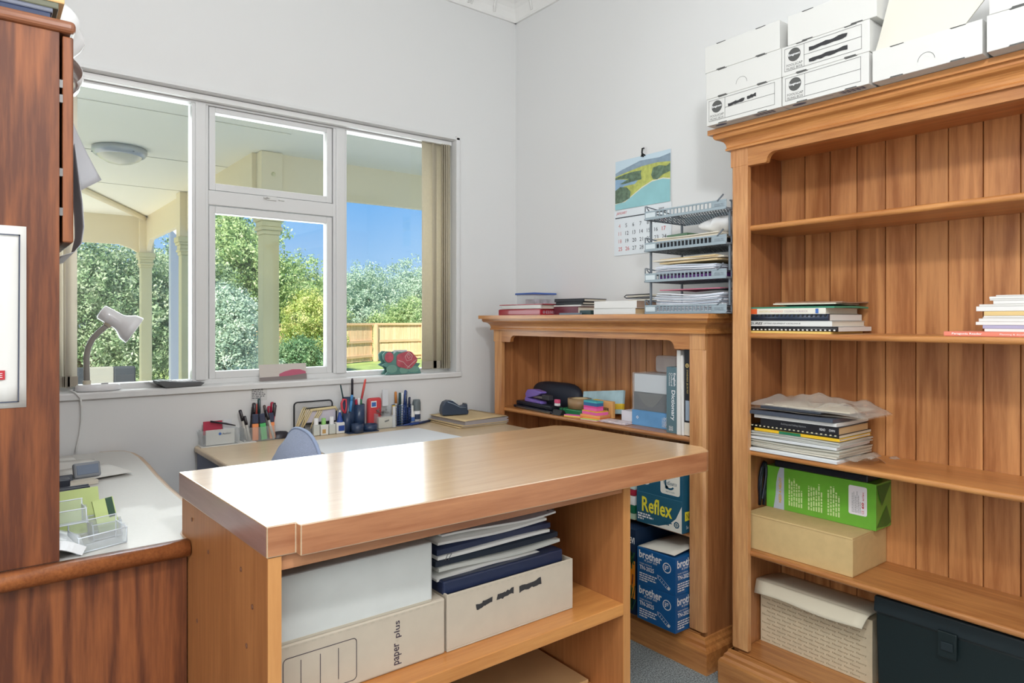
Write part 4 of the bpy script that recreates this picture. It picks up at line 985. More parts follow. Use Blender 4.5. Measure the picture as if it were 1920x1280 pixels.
for z, nx, lb in zip(TZ, (1.394, 1.512, 1.633, None), ('bottom grey letter tray, standing on the low bookcase', 'second grey letter tray from the bottom, holding manila envelopes', 'third grey letter tray from the bottom, holding black folders and a bag', 'empty grey letter tray at the top of the stack')):
    letter_tray(lb, z, (nx-z) if nx else None)
ty = 1.575
sheaf('papers', 'stack of white papers in the bottom letter tray', (2.16, ty-.0, TZ[0]+.0075), .22, .29, .062, mat('white_paper', (226, 226, 232), .7), 11, wave=.012, jit=.008, seed=21, m2=mat('bluish_paper', (196, 204, 214), .7))
magazine('card_folder', 'pink edged card folder on the papers in the bottom letter tray', (2.16, ty-.01, TZ[0]+.0895), .22, .27, .004, mat('pink_edge', (190, 110, 130), .6), wave=.003, cat='folder')
magazine('black_booklet', 'black booklet at the right of the bottom letter tray', (2.12, 1.452, TZ[0]+.0855-.0), .12, .07, .0035, black_m, cat='booklet', wave=.001)
magazine('folder', 'purple card folder at the bottom of the second letter tray', (2.16, ty-.005, TZ[1]+.0075), .21, .275, .016, mat('purple_card', (112, 66, 140), .5), wave=.004, cat='folder', seed=2)
sheaf('papers', 'white papers on the purple folder in the second letter tray', (2.155, ty+.01, TZ[1]+.0285), .21, .27, .028, MATS['white_paper'], 6, wave=.008, jit=.01, seed=23, m2=MATS['bluish_paper'])
for k, (lb, z, rz, L) in enumerate((('flat manila envelope above the white papers in the second letter tray', .066, -.05, .27), ('long manila envelope jutting out left of the second letter tray', .075, .04, .31), ('torn manila envelope at the top of the second letter tray', .085, -.1, .27))):
    magazine('manila_envelope', lb, (2.16, ty-.005+.012*(k == 1), TZ[1]+z), .21, L, .005, [kraft2, paper2_m, kraft2][k], rz=rz, wave=.006, cat='envelope', seed=k*2+1)
magazine('folder', 'black folder lying flat in the third letter tray', (2.155, ty, TZ[2]+.0075), .21, .28, .020, mat('black_card', (46, 50, 58), .5), wave=.001, cat='folder')
sheaf('papers', 'white folders stacked on the black folder in the third letter tray', (2.15, ty, TZ[2]+.0295), .2, .29, .018, paper2_m, 4, wave=.003, jit=.006, seed=27)
solo('green_box', 'small green box at the back of the third letter tray', 'box', mat('olive_box', (92, 124, 96), .5), B(-.04, .04, -.055, .055, 0, .017), (2.16, 1.67, TZ[2]+.0515), rz=-.15, bevel=.001)
pb = MB()
def blob(u, v):
    a = u*2*math.pi; q = v*math.pi; r = 1+.16*math.sin(3*a+4*v)+.1*math.sin(7*a-3*v)
    return (.085*math.sin(q)*math.cos(a)*r, .075*math.sin(q)*math.sin(a)*r, .03-.03*math.cos(q)*(1+.12*math.sin(5*a)))
pb.sheet(blob, 28, 12); solo('plastic_bag', 'scrunched white plastic bag in the third letter tray', 'bag', whitebag_m, pb, (2.145, 1.475, TZ[2]+.0535))
lp = MB().tube([(2.215, 1.88, 1.343), (2.215, 2.02, 1.344), (2.215, 2.032, 1.35), (2.215, 2.02, 1.357), (2.215, 1.88, 1.358)], .0025, 6)
solo('elastic_band', 'black elastic loop sticking out left of the bottom letter tray', 'band', black_m, lp, (0, 0, 0))
sheaf('papers', 'loose cream papers jutting out left behind the letter trays', (2.265, 1.93, ZT), .09, .17, .082, paper2_m, 9, wave=.004, jit=.014, seed=31, m2=MATS['white_paper'])

# ================================================================ wall calendar
cal = thing('wall_calendar', 'wall calendar with a coastal photograph hanging on a hook', 'calendar', (2.349, 2.045, 1.76))
F = frame((-.001, .162, 0), (0, -1, 0), (0, 0, 1), .0)
Fz = lambda k: (F[0]+Vector((-.0005*k, 0, 0)), F[1], F[2], F[3])
part('month_page', cal, mat('calendar_paper', (226, 232, 236), .5), B(-.003, -.001, -.163, .17, -.212, -.004))
part('backing', cal, mat('calendar_paper', (226, 232, 236), .5), B(-.0012, -.0004, -.16, .16, -.06, .225))
pm = [mat('cal_sky', (200, 220, 232), .45), mat('cal_hill', (140, 160, 176), .45, noise=(30, .15)), mat('cal_bush', (96, 118, 96), .45, noise=(60, .4)), mat('cal_grass', (184, 190, 100), .45, noise=(40, .25)), mat('cal_sea', (140, 172, 200), .45, noise=(30, .12)), mat('cal_bay', (148, 200, 206), .45, noise=(10, .08)), mat('cal_sand', (232, 226, 204), .45)]
pc = MB(); W_ = .32
rect(pc, Fz(3), 0, 0, W_, .225, 0)
poly(pc, Fz(4), [(0, .17), (.04, .182), (.09, .192), (.15, .205), (.2, .203), (.26, .2), (W_, .208), (W_, .15), (0, .15)], 1)
poly(pc, Fz(5), [(0, .155), (.06, .165), (.16, .178), (.25, .180), (W_, .172), (W_, .0), (0, 0)], 3)
poly(pc, Fz(6), [(0, .15), (.05, .157), (.1, .162), (.16, .16), (.15, .14), (.09, .132), (.03, .142), (0, .14)], 2)
poly(pc, Fz(6), [(0, .142), (.04, .138), (.1, .125), (.145, .125), (.12, .105), (.06, .105), (0, .09)], 4)
poly(pc, Fz(7), [(.03, .118), (.09, .135), (.155, .148), (.16, .12), (.11, .118), (.05, .114)], 2)
poly(pc, Fz(7), [(.215, .13), (.225, .16), (.26, .165), (.3, .155), (W_, .165), (W_, .13), (.28, .122), (.25, .105), (.225, .11)], 2)
poly(pc, Fz(7), [(0, .09), (.03, .104), (.07, .098), (.095, .075), (.09, .045), (.04, .03), (0, .03)], 2)
poly(pc, Fz(6), [(.0, .03), (.06, .035), (.1, .055), (.16, .085), (.22, .105), (.28, .108), (W_, .1), (W_, 0), (0, 0)], 6)
poly(pc, Fz(7), [(.0, .027), (.06, .031), (.1, .05), (.16, .079), (.22, .1), (.28, .104), (W_, .095), (W_, 0), (0, 0)], 5)
part('photograph', cal, pm, pc)
FM = (F[0]+Vector((-.0028, .006, 0)), F[1], F[2], F[3])
red_i = mat('cal_red', (206, 70, 72), .5); blk_i = mat('cal_black', (66, 70, 76), .5); pink_i = mat('cal_pink', (222, 160, 156), .5)
txt(cal, 'JANUARY', FM, .012, -.027, .066, .016, red_i, shear=.25)
p = MB(); rect(p, FM, .006, -.041, .31, -.036); part('day_header', cal, blk_i, p)
nums = [[4, 5, 6, 7, 8, 9, 10], [11, 12, 13, 14, 15, 16, 17], [18, 19, 20, 21, 22, 23, 24], [25, 26, 27, 28, 29, 30, 31]]
for r_, row in enumerate(nums):
    for c_, v in enumerate(row):
        h_ = .0175; x = .026+c_*.0425; y = -.085-r_*.0355
        txt(cal, str(v), FM, x, y, None, h_, (pink_i if r_ < 3 else red_i) if c_ == 0 else red_i if v in (26, 17, 10) else blk_i, name='date')
txt(cal, '2009', FM, .262, -.028, .03, .008, blk_i)
hk = MB().tube([(2.35, 2.038, 2.018), (2.339, 2.038, 2.014), (2.337, 2.038, 1.996), (2.342, 2.038, 1.985), (2.345, 2.038, 1.978)], .0035, 8)
hk.tube([(2.346, 2.05, 1.982), (2.338, 2.038, 1.994), (2.346, 2.027, 1.982)], .003, 6)
solo('wall_hook', 'small black hook and clip on the wall above the calendar', 'hook', mat('black_metal', (30, 30, 32), .4, metal=.5), hk)

# ================================================================ low bookcase, open shelf (z .817)
S = .8175
bag = MB()
bag.sheet(lambda u, v: (.055*math.cos(u*2*math.pi)*(math.sin(v*math.pi)**.4), .175*math.sin(u*2*math.pi)*(math.sin(v*math.pi)**.5), .062-.062*math.cos(v*math.pi)+.008*math.sin(u*9)*math.sin(v*math.pi)), 30, 12)
solo('black_bag', 'soft black equipment bag at the back of the open shelf', 'bag', mat('black_nylon', (36, 40, 52), .6), bag, (2.252, 2.51, S))
t = thing('hole_punch', 'long flat black hole punch under the purple stapler', 'punch', (2.14, 2.50, S), math.radians(-6))
part('base', t, mat('navy_black', (26, 32, 44), .35), B(-.05, .035, -.16, .17, 0, .012), .003); part('guide_rail', t, mat('steel', (150, 150, 150), .3, metal=1), B(-.054, -.05, -.15, .14, .002, .008)); part('lever', t, mat('navy_black', (26, 32, 44), .35), B(-.035, .03, -.13, .17, .012, .033), .006)
t = thing('stapler', 'purple stapler lying on the black hole punch', 'stapler', (2.13, 2.52, S+.0335), math.radians(-8))
pu = mat('purple_plastic', (128, 106, 190), .35, coat=.2)
part('handle', t, pu, MB().prism([(.075, .022), (.082, .036), (.06, .06), (.0, .064), (-.06, .058), (-.065, .05), (-.02, .034), (.06, .018)], 'X', -.018, .018), .005)
part('base', t, pu, MB().prism([(.08, 0), (.086, .012), (.07, .03), (.055, .018), (-.06, .012), (-.064, 0)], 'X', -.018, .018), .003)
part('magazine_rail', t, mat('steel', (150, 150, 150), .3, metal=1), B(-.01, .01, -.105, .045, .024, .036), .001)
part('nose', t, mat('dark_grey', (60, 60, 66), .5), B(-.014, .014, -.125, -.065, .022, .045), .003)
t = thing('packing_tape', 'roll of brown packing tape on its side beside the stapler', 'tape', (2.19, 2.285, S+.026))
pr_ = [(.038, 0), (.055, 0), (.055, .045), (.038, .045), (.038, 0)]
part('tape_roll', t, mat('brown_tape', (158, 128, 92), .4), MB().lathe(pr_, 28)); part('core', t, kraft2, MB().lathe([(.0355, 0), (.038, 0), (.038, .045), (.0355, .045), (.0355, 0)], 28))
solo('green_tin', 'flat green tin under the brown tape roll', 'tin', mat('green_tin', (44, 130, 82), .35), B(-.055, .055, -.075, .075, 0, .025), (2.185, 2.285, S), bevel=.004)
t = thing('flag_dispenser', 'small pink and white flag dispenser in front of the tape roll', 'dispenser', (2.12, 2.36, S+.034)); part('body', t, mat('pink_plastic', (226, 90, 130), .4), B(-.008, .008, -.014, .014, .012, .03), .003); part('foot', t, white_print, B(-.008, .008, -.013, .013, 0, .012), .002)
solo('bulldog_clip', 'black bulldog clip at the front edge of the open shelf', 'clip', black_m, MB().prism([(-.02, 0), (.02, 0), (.006, .022), (-.006, .022)], 'Y', -.03, .03).tube([(.0, -.02, .02), (.0, -.03, .036), (0, .03, .036), (0, .02, .02)], .0018, 5), (2.093, 2.32, S), bevel=.001)
t = solo('postcard_box', 'flat box with a pale blue and yellow cover leaning against the back boards', 'box', [mat('pale_blue_card', (176, 206, 214), .5, noise=(20, .15)), mat('yellow_strip', (232, 196, 60), .5)], MB().box(0, .012, -.125, .125, .045, .105, 0).box(-.0005, .0125, -.125, .12, .02, .045, 1).box(0, .012, -.125, .125, 0, .02, 0), (2.235, 2.19, S+.006), rot=(math.radians(-6), math.radians(12), 0))
t = thing('orange_packet', 'orange and cream packet with black characters behind the sticky notes', 'packet', (2.195, 2.135, S)); part('packet', t, mat('orange_card', (232, 176, 110), .5), B(-.01, .01, -.06, .06, 0, .075), .003); part('yellow_end', t, mat('yellow_strip', (232, 196, 60), .5), B(-.0105, .0105, .028, .0605, .0, .0755), .003)
txt(t, 'EF8', frame((-.01, -.005, 0), (0, -1, 0), (0, 0, 1)), .004, .03, .03, .016, ink, bold=.02)
def stack_notes(lb, x, y, z, s, cols, hs, rz):
    t = thing('sticky_notes', lb, 'sticky notes', (x, y, z), rz, 'sticky note pads'); k = 0
    for c_, h_ in zip(cols, hs): part('pad', t, mat('note_%d_%d_%d' % c_, c_, .6), B(-s[0], s[0], -s[1], s[1], k, k+h_)); k += h_
    return k
PK, OR, YE, BL, TE = (240, 110, 180), (244, 140, 80), (240, 190, 60), (60, 110, 160), (80, 180, 190)
stack_notes('pink and orange sticky note pads, large pair at the shelf front', 2.13, 2.125, S, (.035, .055), [OR, (246, 170, 110)], [.012, .008], .1)
stack_notes('pink and yellow sticky note pads lying on the large pair', 2.135, 2.13, S+.0204, (.033, .05), [PK, YE], [.012, .004], -.12)
stack_notes('small stack of teal, blue and pink note cubes on top', 2.13, 2.135, S+.0368, (.02, .042), [PK, (226, 80, 150), BL, TE], [.012, .008, .014, .008], -.05)
stack_notes('yellow and pink flag strips lying loose at the shelf front', 2.105, 2.225, S, (.014, .05), [(246, 220, 110), PK], [.005, .003], .25)
stack_notes('pale pink and lime flag strips beside the white leaflets', 2.085, 2.11, S, (.012, .045), [(244, 200, 210), (200, 224, 110)], [.003, .002], .1)
sheaf('leaflets', 'white printed leaflets with pink patches at the front of the open shelf', (2.12, 1.985, S), .07, .13, .006, mat('leaflet', (228, 214, 216), .5, noise=(50, .25)), 2, wave=.004, jit=.006, rz=.15, seed=41)
solo('white_carton', 'small blank white carton left of the blue manual', 'box', mat('white_box', (226, 224, 230), .5), B(-.035, .035, -.04, .04, 0, .048), (2.2, 1.962, S), bevel=.001)
t = book('blue_manual', 'thick sky blue manual lying flat under the display case', (2.215, 1.828, S), .15, .185, .062, mat('sky_blue_cover', (104, 158, 206), .35, noise=(12, .12)), paper_m, ct=.002)
F = spine_frame(.15, .185); p = MB(); ring(p, F, (.03, .033), .004, .007, 0, 4); part('emblem', t, white_print, p); txt(t, 'MERCK', F, .181, .008, .04, .009, white_print, rot=90, bold=.02); txt(t, 'MANUAL', F, .171, .008, .04, .007, white_print, rot=90); txt(t, 'EIGHTEENTH', F, .162, .008, .035, .004, white_print, rot=90)
t = thing('display_case', 'clear topped case with a dark lower half standing on the blue manual', 'case', (2.21, 1.832, S+.0625))
part('dark_case', t, mat('smoke_plastic', (62, 66, 72), .3), B(-.06, .06, -.088, .088, .001, .073), .003); part('inner_curve', t, mat('smoke_light', (88, 88, 86), .4), MB().prism([(-.07, .07)]+[(-.07+.14*k/10, .07-.055*math.sin(math.pi*k/10)) for k in range(11)]+[(.07, .07)], 'X', -.0612, -.0602))
part('white_card', t, mat('white_card2', (218, 220, 224), .4), B(-.058, .058, -.086, .086, .074, .148), .001); part('cover', t, thin_clear, MB().box(-.064, .064, -.092, .092, .149, .152).box(-.064, -.062, -.092, .092, 0, .149).box(-.062, .064, .09, .092, 0, .149), .001)
t = thing('clear_canister', 'empty clear plastic canister standing behind on the display case', 'canister', (2.247, 1.812, S+.2152)); part('shell', t, frost_m, B(-.024, .024, -.06, .058, 0, .07), .012, 3)
def upright(name, label, x, yc, T, D, Hh, cover, pages=None, lean=0, z=S):
    t = book(name, label, (x+D/2, yc-T/2, z), D, Hh, T, cover, pages, ct=.0018)
    t.rotation_euler = (math.radians(-90)+lean, 0, 0)
    t.location = (x+D/2, yc-T, z+Hh/2); return t
# after the turn local y points down, local z points +y: the spine reads from top to bottom
t = upright('dictionary', 'grey green dictionary standing upright with white lettering down its spine', 2.09, 1.70, .054, .15, .252, mat('dictionary_cover', (92, 118, 126), .45))
Fs = (Vector((-.075-.0007, -.126, .054)), Vector((0, 1, 0)), Vector((0, 0, -1)), Vector((-1, 0, 0)))
txt(t, 'Dictionary', Fs, .088, .020, .115, .022, white_print, bold=.015)
txt(t, 'Concise', Fs, .022, .012, .05, .008, white_print, name='lettering'); txt(t, 'Oxford', Fs, .022, .022, .05, .008, white_print); txt(t, 'English', Fs, .022, .032, .05, .012, white_print, bold=.02); txt(t, 'OXFORD', Fs, .225, .012, .018, .02, white_print)
t = upright('white_binder', 'tall thin white binder standing right of the dictionary', 2.08, 1.643, .018, .16, .318, paper_m)
t = upright('white_booklet', 'second tall white booklet leaning right of the white binder', 2.082, 1.624, .010, .16, .30, wh, lean=math.radians(-1.0))
t = upright('black_album', 'tall black book with a gold emblem at the right end of the open shelf', 2.084, 1.6115, .034, .155, .322, mat('black_cover', (38, 38, 42), .4))
Fs = (Vector((-.0775-.0007, -.161, .034)), Vector((0, 1, 0)), Vector((0, 0, -1)), Vector((-1, 0, 0)))
gold = mat('gold_print', (222, 196, 120), .5); p = MB(); ring(p, Fs, (.06, .014), .005, .008, 0, 16); disc(p, Fs, (.06, .014), .0025, 0, 10); part('emblem', t, gold, p)
txt(t, 'STANDARDS  JBL RV POT', Fs, .075, .010, .09, .008, gold)
p = MB(); rect(p, Fs, .19, .006, .265, .026); part('spine_label', t, mat('grey_label', (150, 164, 178), .5), p); p = MB(); rect(p, Fs, .272, .001, .32, .033); part('spine_foot', t, paper2_m, p)

# ================================================================ low bookcase, lower shelves
S2 = .4695
teal = mat('teal_print', (30, 84, 108), .45); teal2 = mat('teal_lid', (36, 88, 110), .45)
t = thing('paper_carton', 'dark teal paper carton with a big yellow word on its lower front', 'box', (2.165, 1.68, S2))
part('body', t, teal, B(-.142, .142, -.109, .109, 0, .215), .0015)
part('front_panel', t, teal2, B(-.1445, -.142, -.108, .109, .0, .118), .0008, 1)
F = frame((-.1445, .109, 0), (0, -1, 0), (0, 0, 1)); p = MB()
poly(p, F, [(.216, .1), (.216, .001), (.05, .001), (.11, .006), (.16, .024), (.19, .05)]); part('white_sweep', t, mat('cream_print', (226, 222, 210), .5), p)
F2 = frame(F[0], F[1], F[2], .0006)
txt(t, 'Reflex', F2, .028, .045, .145, .058, mat('lemon_print', (232, 218, 60), .5), bold=.02)
p = MB(); lines_of_print(p, F2, .008, .085, .038, 3, .0095, .006, 0, 4); part('fine_print', t, white_print, p)
p = MB(); ring(p, F2, (.193, .028), .008, .013, 0, 7); ring(p, F2, (.193, .028), .002, .005, 0, 12); lines_of_print(p, F2, .13, .178, .03, 2, .008, .004, 0, 5); part('recycle_mark', t, teal, p)
Fu = frame((-.142, .109, 0), (0, -1, 0), (0, 0, 1)); p = MB(); pts = []
for (cx_, cy_, a0) in ((.196, .205, 0), (.126, .205, 90), (.126, .142, 180), (.196, .142, 270)):
    for k in range(4): q = math.radians(a0+30*k); pts.append((cx_+.01*math.cos(q), cy_+.01*math.sin(q)))
poly(p, Fu, pts); part('white_panel', t, MATS['cream_print'], p)
Fu2 = frame(Fu[0], Fu[1], Fu[2], .0006); p = MB(); ring(p, Fu2, (.16, .175), .018, .025, 0, 24, 100, 320); disc(p, Fu2, (.145, .158), .007); part('globe_mark', t, teal, p)
txt(t, 'FoodSource', Fu2, .13, .168, .062, .015, teal); txt(t, 'RECYCLED', Fu2, .142, .14, .04, .005, teal)
p = MB()
for r_ in (.012, .018, .024): ring(p, Fu2, (.045, .175), r_-.0018, r_+.0018, 0, 24, 180, 360)
part('round_seal', t, white_print, p)
Fy = frame((-.142, -.109, 0), (1, 0, 0), (0, 0, 1)); p = MB(); rect(p, Fy, .012, .045, .08, .078); part('yellow_flash', t, mat('lemon_print', (232, 218, 60), .5), p); txt(t, 'NEW!', frame(Fy[0], Fy[1], Fy[2], .0006), .02, .052, .05, .02, mat('brown_print', (110, 60, 30), .5)); txt(t, '5x REAMS', Fy, .02, .015, .06, .012, white_print)
fx = 2.02
for k, (lb, m, L, T) in enumerate((('pale green folder with pink tabs at the bottom left of the paper carton', mat('pale_green_card', (176, 196, 166), .6), .30, .022), ('dark green folder left of the paper carton', mat('forest_green', (24, 104, 72), .5), .30, .03), ('white papers folder in the middle left of the paper carton', paper_m, .29, .035), ('red edged folder left of the paper carton', mat('red_card', (168, 40, 60), .5), .30, .022), ('pale grey folder on top of the red edged folder', mat('pale_grey_card', (190, 206, 200), .6), .30, .018))):
    magazine('folder', lb, (fx+.125, 1.80+L/2, S2+(0, .0235, .0555, .0925, .1165)[k]), .25, L, T, m, cat='folder', wave=.0008, seed=k)
br_b = mat('blue_carton', (24, 92, 152), .4)
def toner(label, z, open_):
    t = thing('toner_carton', label, 'box', (2.14, 1.656, z), 0, 'blue toner cartons')
    part('body', t, br_b, B(-.165, .165, -.09, .09, 0, .1345), .0015)
    F = frame((-.165, .09, 0), (0, -1, 0), (0, 0, 1)); Fy = frame((-.165, -.09, 0), (1, 0, 0), (0, 0, 1))
    for f, full in ((F, True), (Fy, False)):
        txt(t, 'brother', f, .010, .097, .108, .029, white_print, bold=.025); txt(t, 'at your side', f, .035, .085, .062, .013, white_print, shear=.2)
        txt(t, 'TONER CARTRIDGE', f, .012, .074, .06, .005, white_print); txt(t, 'TN-2025', f, .012, .054, .07, .016, white_print, bold=.02)
        p = MB(); lines_of_print(p, f, .012, .10, .042, 4, .0085, .0045, 0, 6); part('fine_print', t, MATS['white_print'], p)
    f = F; p = MB(); ring(p, f, (.142, .092), .0155, .019, 0, 24); lines_of_print(p, f, .132, .153, .1, 3, .006, .004, 0, 7); part('round_seal', t, white_print, p)
    p = MB(); pts = [(.098, .054), (.112, .052), (.158, .022), (.152, .014), (.142, .016), (.1, .044)]
    for i in range(6): line(p, f, pts[i], pts[(i+1) % 6], .0012)
    for k in range(5): line(p, f, (.104+k*.009, .05-k*.006), (.101+k*.009, .044-k*.006), .0016)
    disc(p, f, (.15, .019), .006); part('cartridge_drawing', t, MATS['white_print'], p)
    if open_:
        fl = MB(); fl.sheet(lambda u, v: (-.16+.33*v, .088-.17*u, .1365+.008*u+.02*v*u+.004*math.sin(v*4)), 5, 6, .0015); part('top_flap', t, card_in, fl)
    return t
toner('lower blue toner carton on the bottom shelf of the low bookcase', .1215, False)
toner('upper blue toner carton with its top flap lifted open', .2565, True)
t = thing('picnic_carton', 'tall navy and orange carton with printed reeds, mostly hidden behind the island', 'box', (2.14, 1.90, .1215))
part('body', t, mat('navy_carton', (18, 42, 70), .45), B(-.158, .158, -.14, .14, 0, .326), .0015)
F = frame((-.158, .14, 0), (0, -1, 0), (0, 0, 1)); p = MB(); rect(p, F, .0, .06, .278, .205); part('orange_panel', t, mat('orange_panel', (232, 140, 30), .5, noise=(10, .1)), p)
F2 = frame(F[0], F[1], F[2], .0005); p = MB(); r_ = random.Random(3); gm = mat('leaf_print', (50, 100, 60), .5)
for k in range(90):
    x = r_.uniform(.0, .27); y = r_.choice((.015, .02, .03)); line(p, F2, (x, y), (x+r_.uniform(-.03, .03), y+r_.uniform(.04, .1)), .0035)
for k in range(60): x = r_.uniform(0, .275); line(p, F2, (x, .235), (x+r_.uniform(-.02, .02), .235-r_.uniform(.02, .06)), .006)
part('reed_print', t, gm, p); p = MB()
for k in range(14): x = .01+k*.0195; line(p, F2, (x, .1+.02*(k % 3)), (x+.003, .13+.02*(k % 3)), .007)
part('bulrush_print', t, mat('rust_print', (140, 70, 40), .5), p); txt(t, 'BREVI', F2, .225, .27, .05, .024, white_print, bold=.03)
# ================================================================ island shelf contents
ivory = mat('ivory_card', (192, 180, 162), .7, noise=(30, .03)); greycard = mat('pale_grey_box', (204, 206, 202), .7, noise=(20, .03)); purple_ink = mat('box_ink', (62, 52, 66), .6)
def archive(label, x0, x1, z0, z1, m, yf=1.224, yb=1.60, open_=False, perf=True):
    t = thing('archive_box', label, 'box', ((x0+x1)/2, (yf+yb)/2, z0)); w = x1-x0; d = yb-yf; h = z1-z0
    if open_:
        part('body', t, m, MB().box(-w/2, w/2, -d/2, d/2, 0, .004).box(-w/2, w/2, -d/2, -d/2+.004, .004, h).box(-w/2, w/2, d/2-.004, d/2, .004, h).box(-w/2, -w/2+.004, -d/2+.004, d/2-.004, .004, h).box(w/2-.004, w/2, -d/2+.004, d/2-.004, .004, h), .0012)
    else: part('body', t, m, B(-w/2, w/2, -d/2, d/2, 0, h), .004, 2)
    F = frame((-w/2, -d/2, 0), (1, 0, 0), (0, 0, 1))
    if perf:
        p = MB(); n = int(w/.017)
        for i in range(n): poly(p, F, [(.008+i*.017, h-.0075), (.0165+i*.017, h-.0075), (.0155+i*.017, h-.0045), (.0075+i*.017, h-.0045)])
        part('perforation', t, mat('card_shade', (186, 176, 158), .8), p)
    return t, F, w, h
t, F, w, h = archive('ivory archive box with a printed lettering down its front, lower left on the island shelf', .4135, .781, .5445, .662, ivory)
p = MB(); x0, x1, y0, y1, r_ = .022, .165, .012, .092, .008; pts = []
for (cx_, cy_, a0) in ((x1-r_, y1-r_, 0), (x0+r_, y1-r_, 90), (x0+r_, y0+r_, 180), (x1-r_, y0+r_, 270)):
    for k in range(5): q = math.radians(a0+22.5*k); pts.append((cx_+r_*math.cos(q), cy_+r_*math.sin(q)))
for i in range(len(pts)): line(p, F, pts[i], pts[(i+1) % len(pts)], .0013)
for x in (.055, .092, .128): line(p, F, (x, .024), (x, .082), .0013)
part('printed_panel', t, purple_ink, p)
txt(t, 'paper', F, .263, .012, .044, .017, purple_ink, rot=90, bold=.01); txt(t, '+', F, .258, .057, .008, .008, MATS['card_shade'], rot=90); txt(t, 'plus', F, .263, .066, .034, .017, purple_ink, rot=90, bold=.01)
t, F, w, h = archive('pale grey blank archive box on top of the lettered one on the island shelf', .4135, .752, .6625, .785, greycard, yf=1.228, perf=False)
part('lid_seam', t, mat('card_shade', (186, 176, 158), .8), B(-w/2+.002, w/2-.004, -.188, .18, -.0002, .004))
t, F, w, h = archive('ivory archive box with three black marker dashes, right on the island shelf', .786, 1.150, .5445, .666, ivory, open_=True)
for a, b, c, d, e_, k in ((.075, .076, .118, .083, .013, 1), (.132, .083, .178, .089, .013, 2), (.195, .086, .262, .092, .014, 5)):
    p = MB(); scribble(p, F, a, b, c, d, e_, 0, k); part('marker_dash', t, dark_ink, p)
part('side_lip', t, mat('brown_edge', (150, 116, 86), .8), B(-w/2-.0022, -w/2-.0004, -.17, .1, .02, h-.01))
nv = mat('navy_folder', (34, 44, 74), .4, coat=.2); bk_ = mat('blue_black_folder', (28, 38, 52), .4); pale_ = mat('pale_sheet', (214, 212, 206), .45)
iy = 1.405; ix = .952
def flat(name, lb, z, m, W=.35, D=.30, T=.006, wave=.002, seed=0, rz=0, dx=0, cat='folder'):
    r = random.Random(seed); ph = r.uniform(0, 6); mb = MB()
    mb.sheet(lambda u, v: ((u-.5)*W, (v-.5)*D, T+wave*(1+math.sin(u*5+ph))*(1-.5*v)), 14, 5, T*.9)
    return solo(name, lb, cat, m, mb, (ix+dx, iy, z), rz)
solo('navy_binder', 'thick navy folder resting in the open archive box at the bottom of the folder stack', 'binder', nv, MB().box(-.176, .172, -.165, .16, 0, .034), (ix, iy, .656), bevel=.004) if False else None
t = thing('navy_binder', 'thick navy folder at the bottom of the folder stack in the right archive box', 'binder', (ix+.005, iy, .5495))
part('pages', t, paper_m, B(-.165, .165, -.16, .15, 0, .116)); part('cover', t, nv, MB().box(-.172, .172, -.168, .16, .1105, .141), .004)
flat('plastic_pocket', 'white curled plastic pocket on the thick navy folder', .6835, pale_, T=.005, wave=.004, seed=2, W=.345)
flat('folder', 'pale grey sheet folder curling up at its right end in the folder stack', .697, mat('grey_sheet', (200, 200, 192), .45), T=.008, wave=.004, seed=3, dx=.008)
flat('folder', 'blue black folder in the middle of the folder stack', .7135, bk_, T=.013, wave=.0015, seed=4, W=.352)
flat('papers', 'white papers with a wire clip between the dark folders', .7305, paper_m, T=.007, wave=.001, seed=5, W=.32, dx=-.01, cat='papers')
flat('folder', 'navy blue folder second from the top of the folder stack', .7405, nv, T=.013, wave=.0015, seed=6, W=.325, dx=-.01)
flat('papers', 'white report pages under the spiral bound report', .7575, paper_m, T=.006, wave=.003, seed=7, W=.31, dx=-.015, cat='papers')
cl = MB().tube([(-.165, -.17, .0), (-.16, -.172, .012), (-.15, -.172, .012), (-.158, -.171, 0)], .001, 5); solo('wire_clip', 'small silver wire clip at the left front of the folder stack', 'clip', mat('steel', (150, 150, 150), .3, metal=1), cl, (ix, iy-.002, .7375))
rp = thing('spiral_report', 'white spiral bound report with a blue sea cover on top of the folder stack', 'report', (ix, iy, .7705))
def rf(u, v, k=0): return ((u-.5)*.33+.005, (v-.5)*.29-.005, .004+.010*max(0, 1-u*2.6)**1.3+.006*u+.0042*math.sin(u*6)*(1-v)+k)
part('pages', rp, paper_m, MB().sheet(lambda u, v: rf(u, v), 16, 6, .004))
part('cover', rp, mat('report_cover', (214, 220, 230), .4), MB().sheet(lambda u, v: rf(u, v, .001), 16, 6))
part('sea_picture', rp, mat('sea_print', (92, 150, 206), .4, noise=(14, .3)), MB().sheet(lambda u, v: rf(.12+.8*u, .42+.5*v, .0016), 12, 6))
cb = MB()
for k in range(14):
    p0 = rf(.985, .05+k*.069, .0); cb.tube([(p0[0]+.009*math.cos(q), p0[1], p0[2]+.001+.007*math.sin(q)) for q in [i*math.pi/4 for i in range(8)]], .0026, 5, closed=True)
part('spiral_binding', rp, black_m, cb)
Fz_ = (Vector((.150, -.058, .0142)), Vector((-1, 0, 0)), Vector((0, -1, 0)), Vector((0, 0, 1)))
txt(rp, '284 Racecourse Road', Fz_, .005, 0, .21, .02, mat('slate_print', (70, 80, 100), .5))
# flat packed board on the lower shelf
t = thing('board_portfolio', 'large brown board portfolio lying on the lower island shelf', 'portfolio', (.98, 1.43, .3005), math.radians(-1))
part('board', t, mat('board_brown', (196, 158, 112), .45, coat=.4, noise=(6, .1)), B(-.27, .272, -.155, .215, .0095, .018), .001); part('board', t, mat('board_brown', (196, 158, 112), .45), B(-.27, .268, -.152, .212, .0, .009), .001)

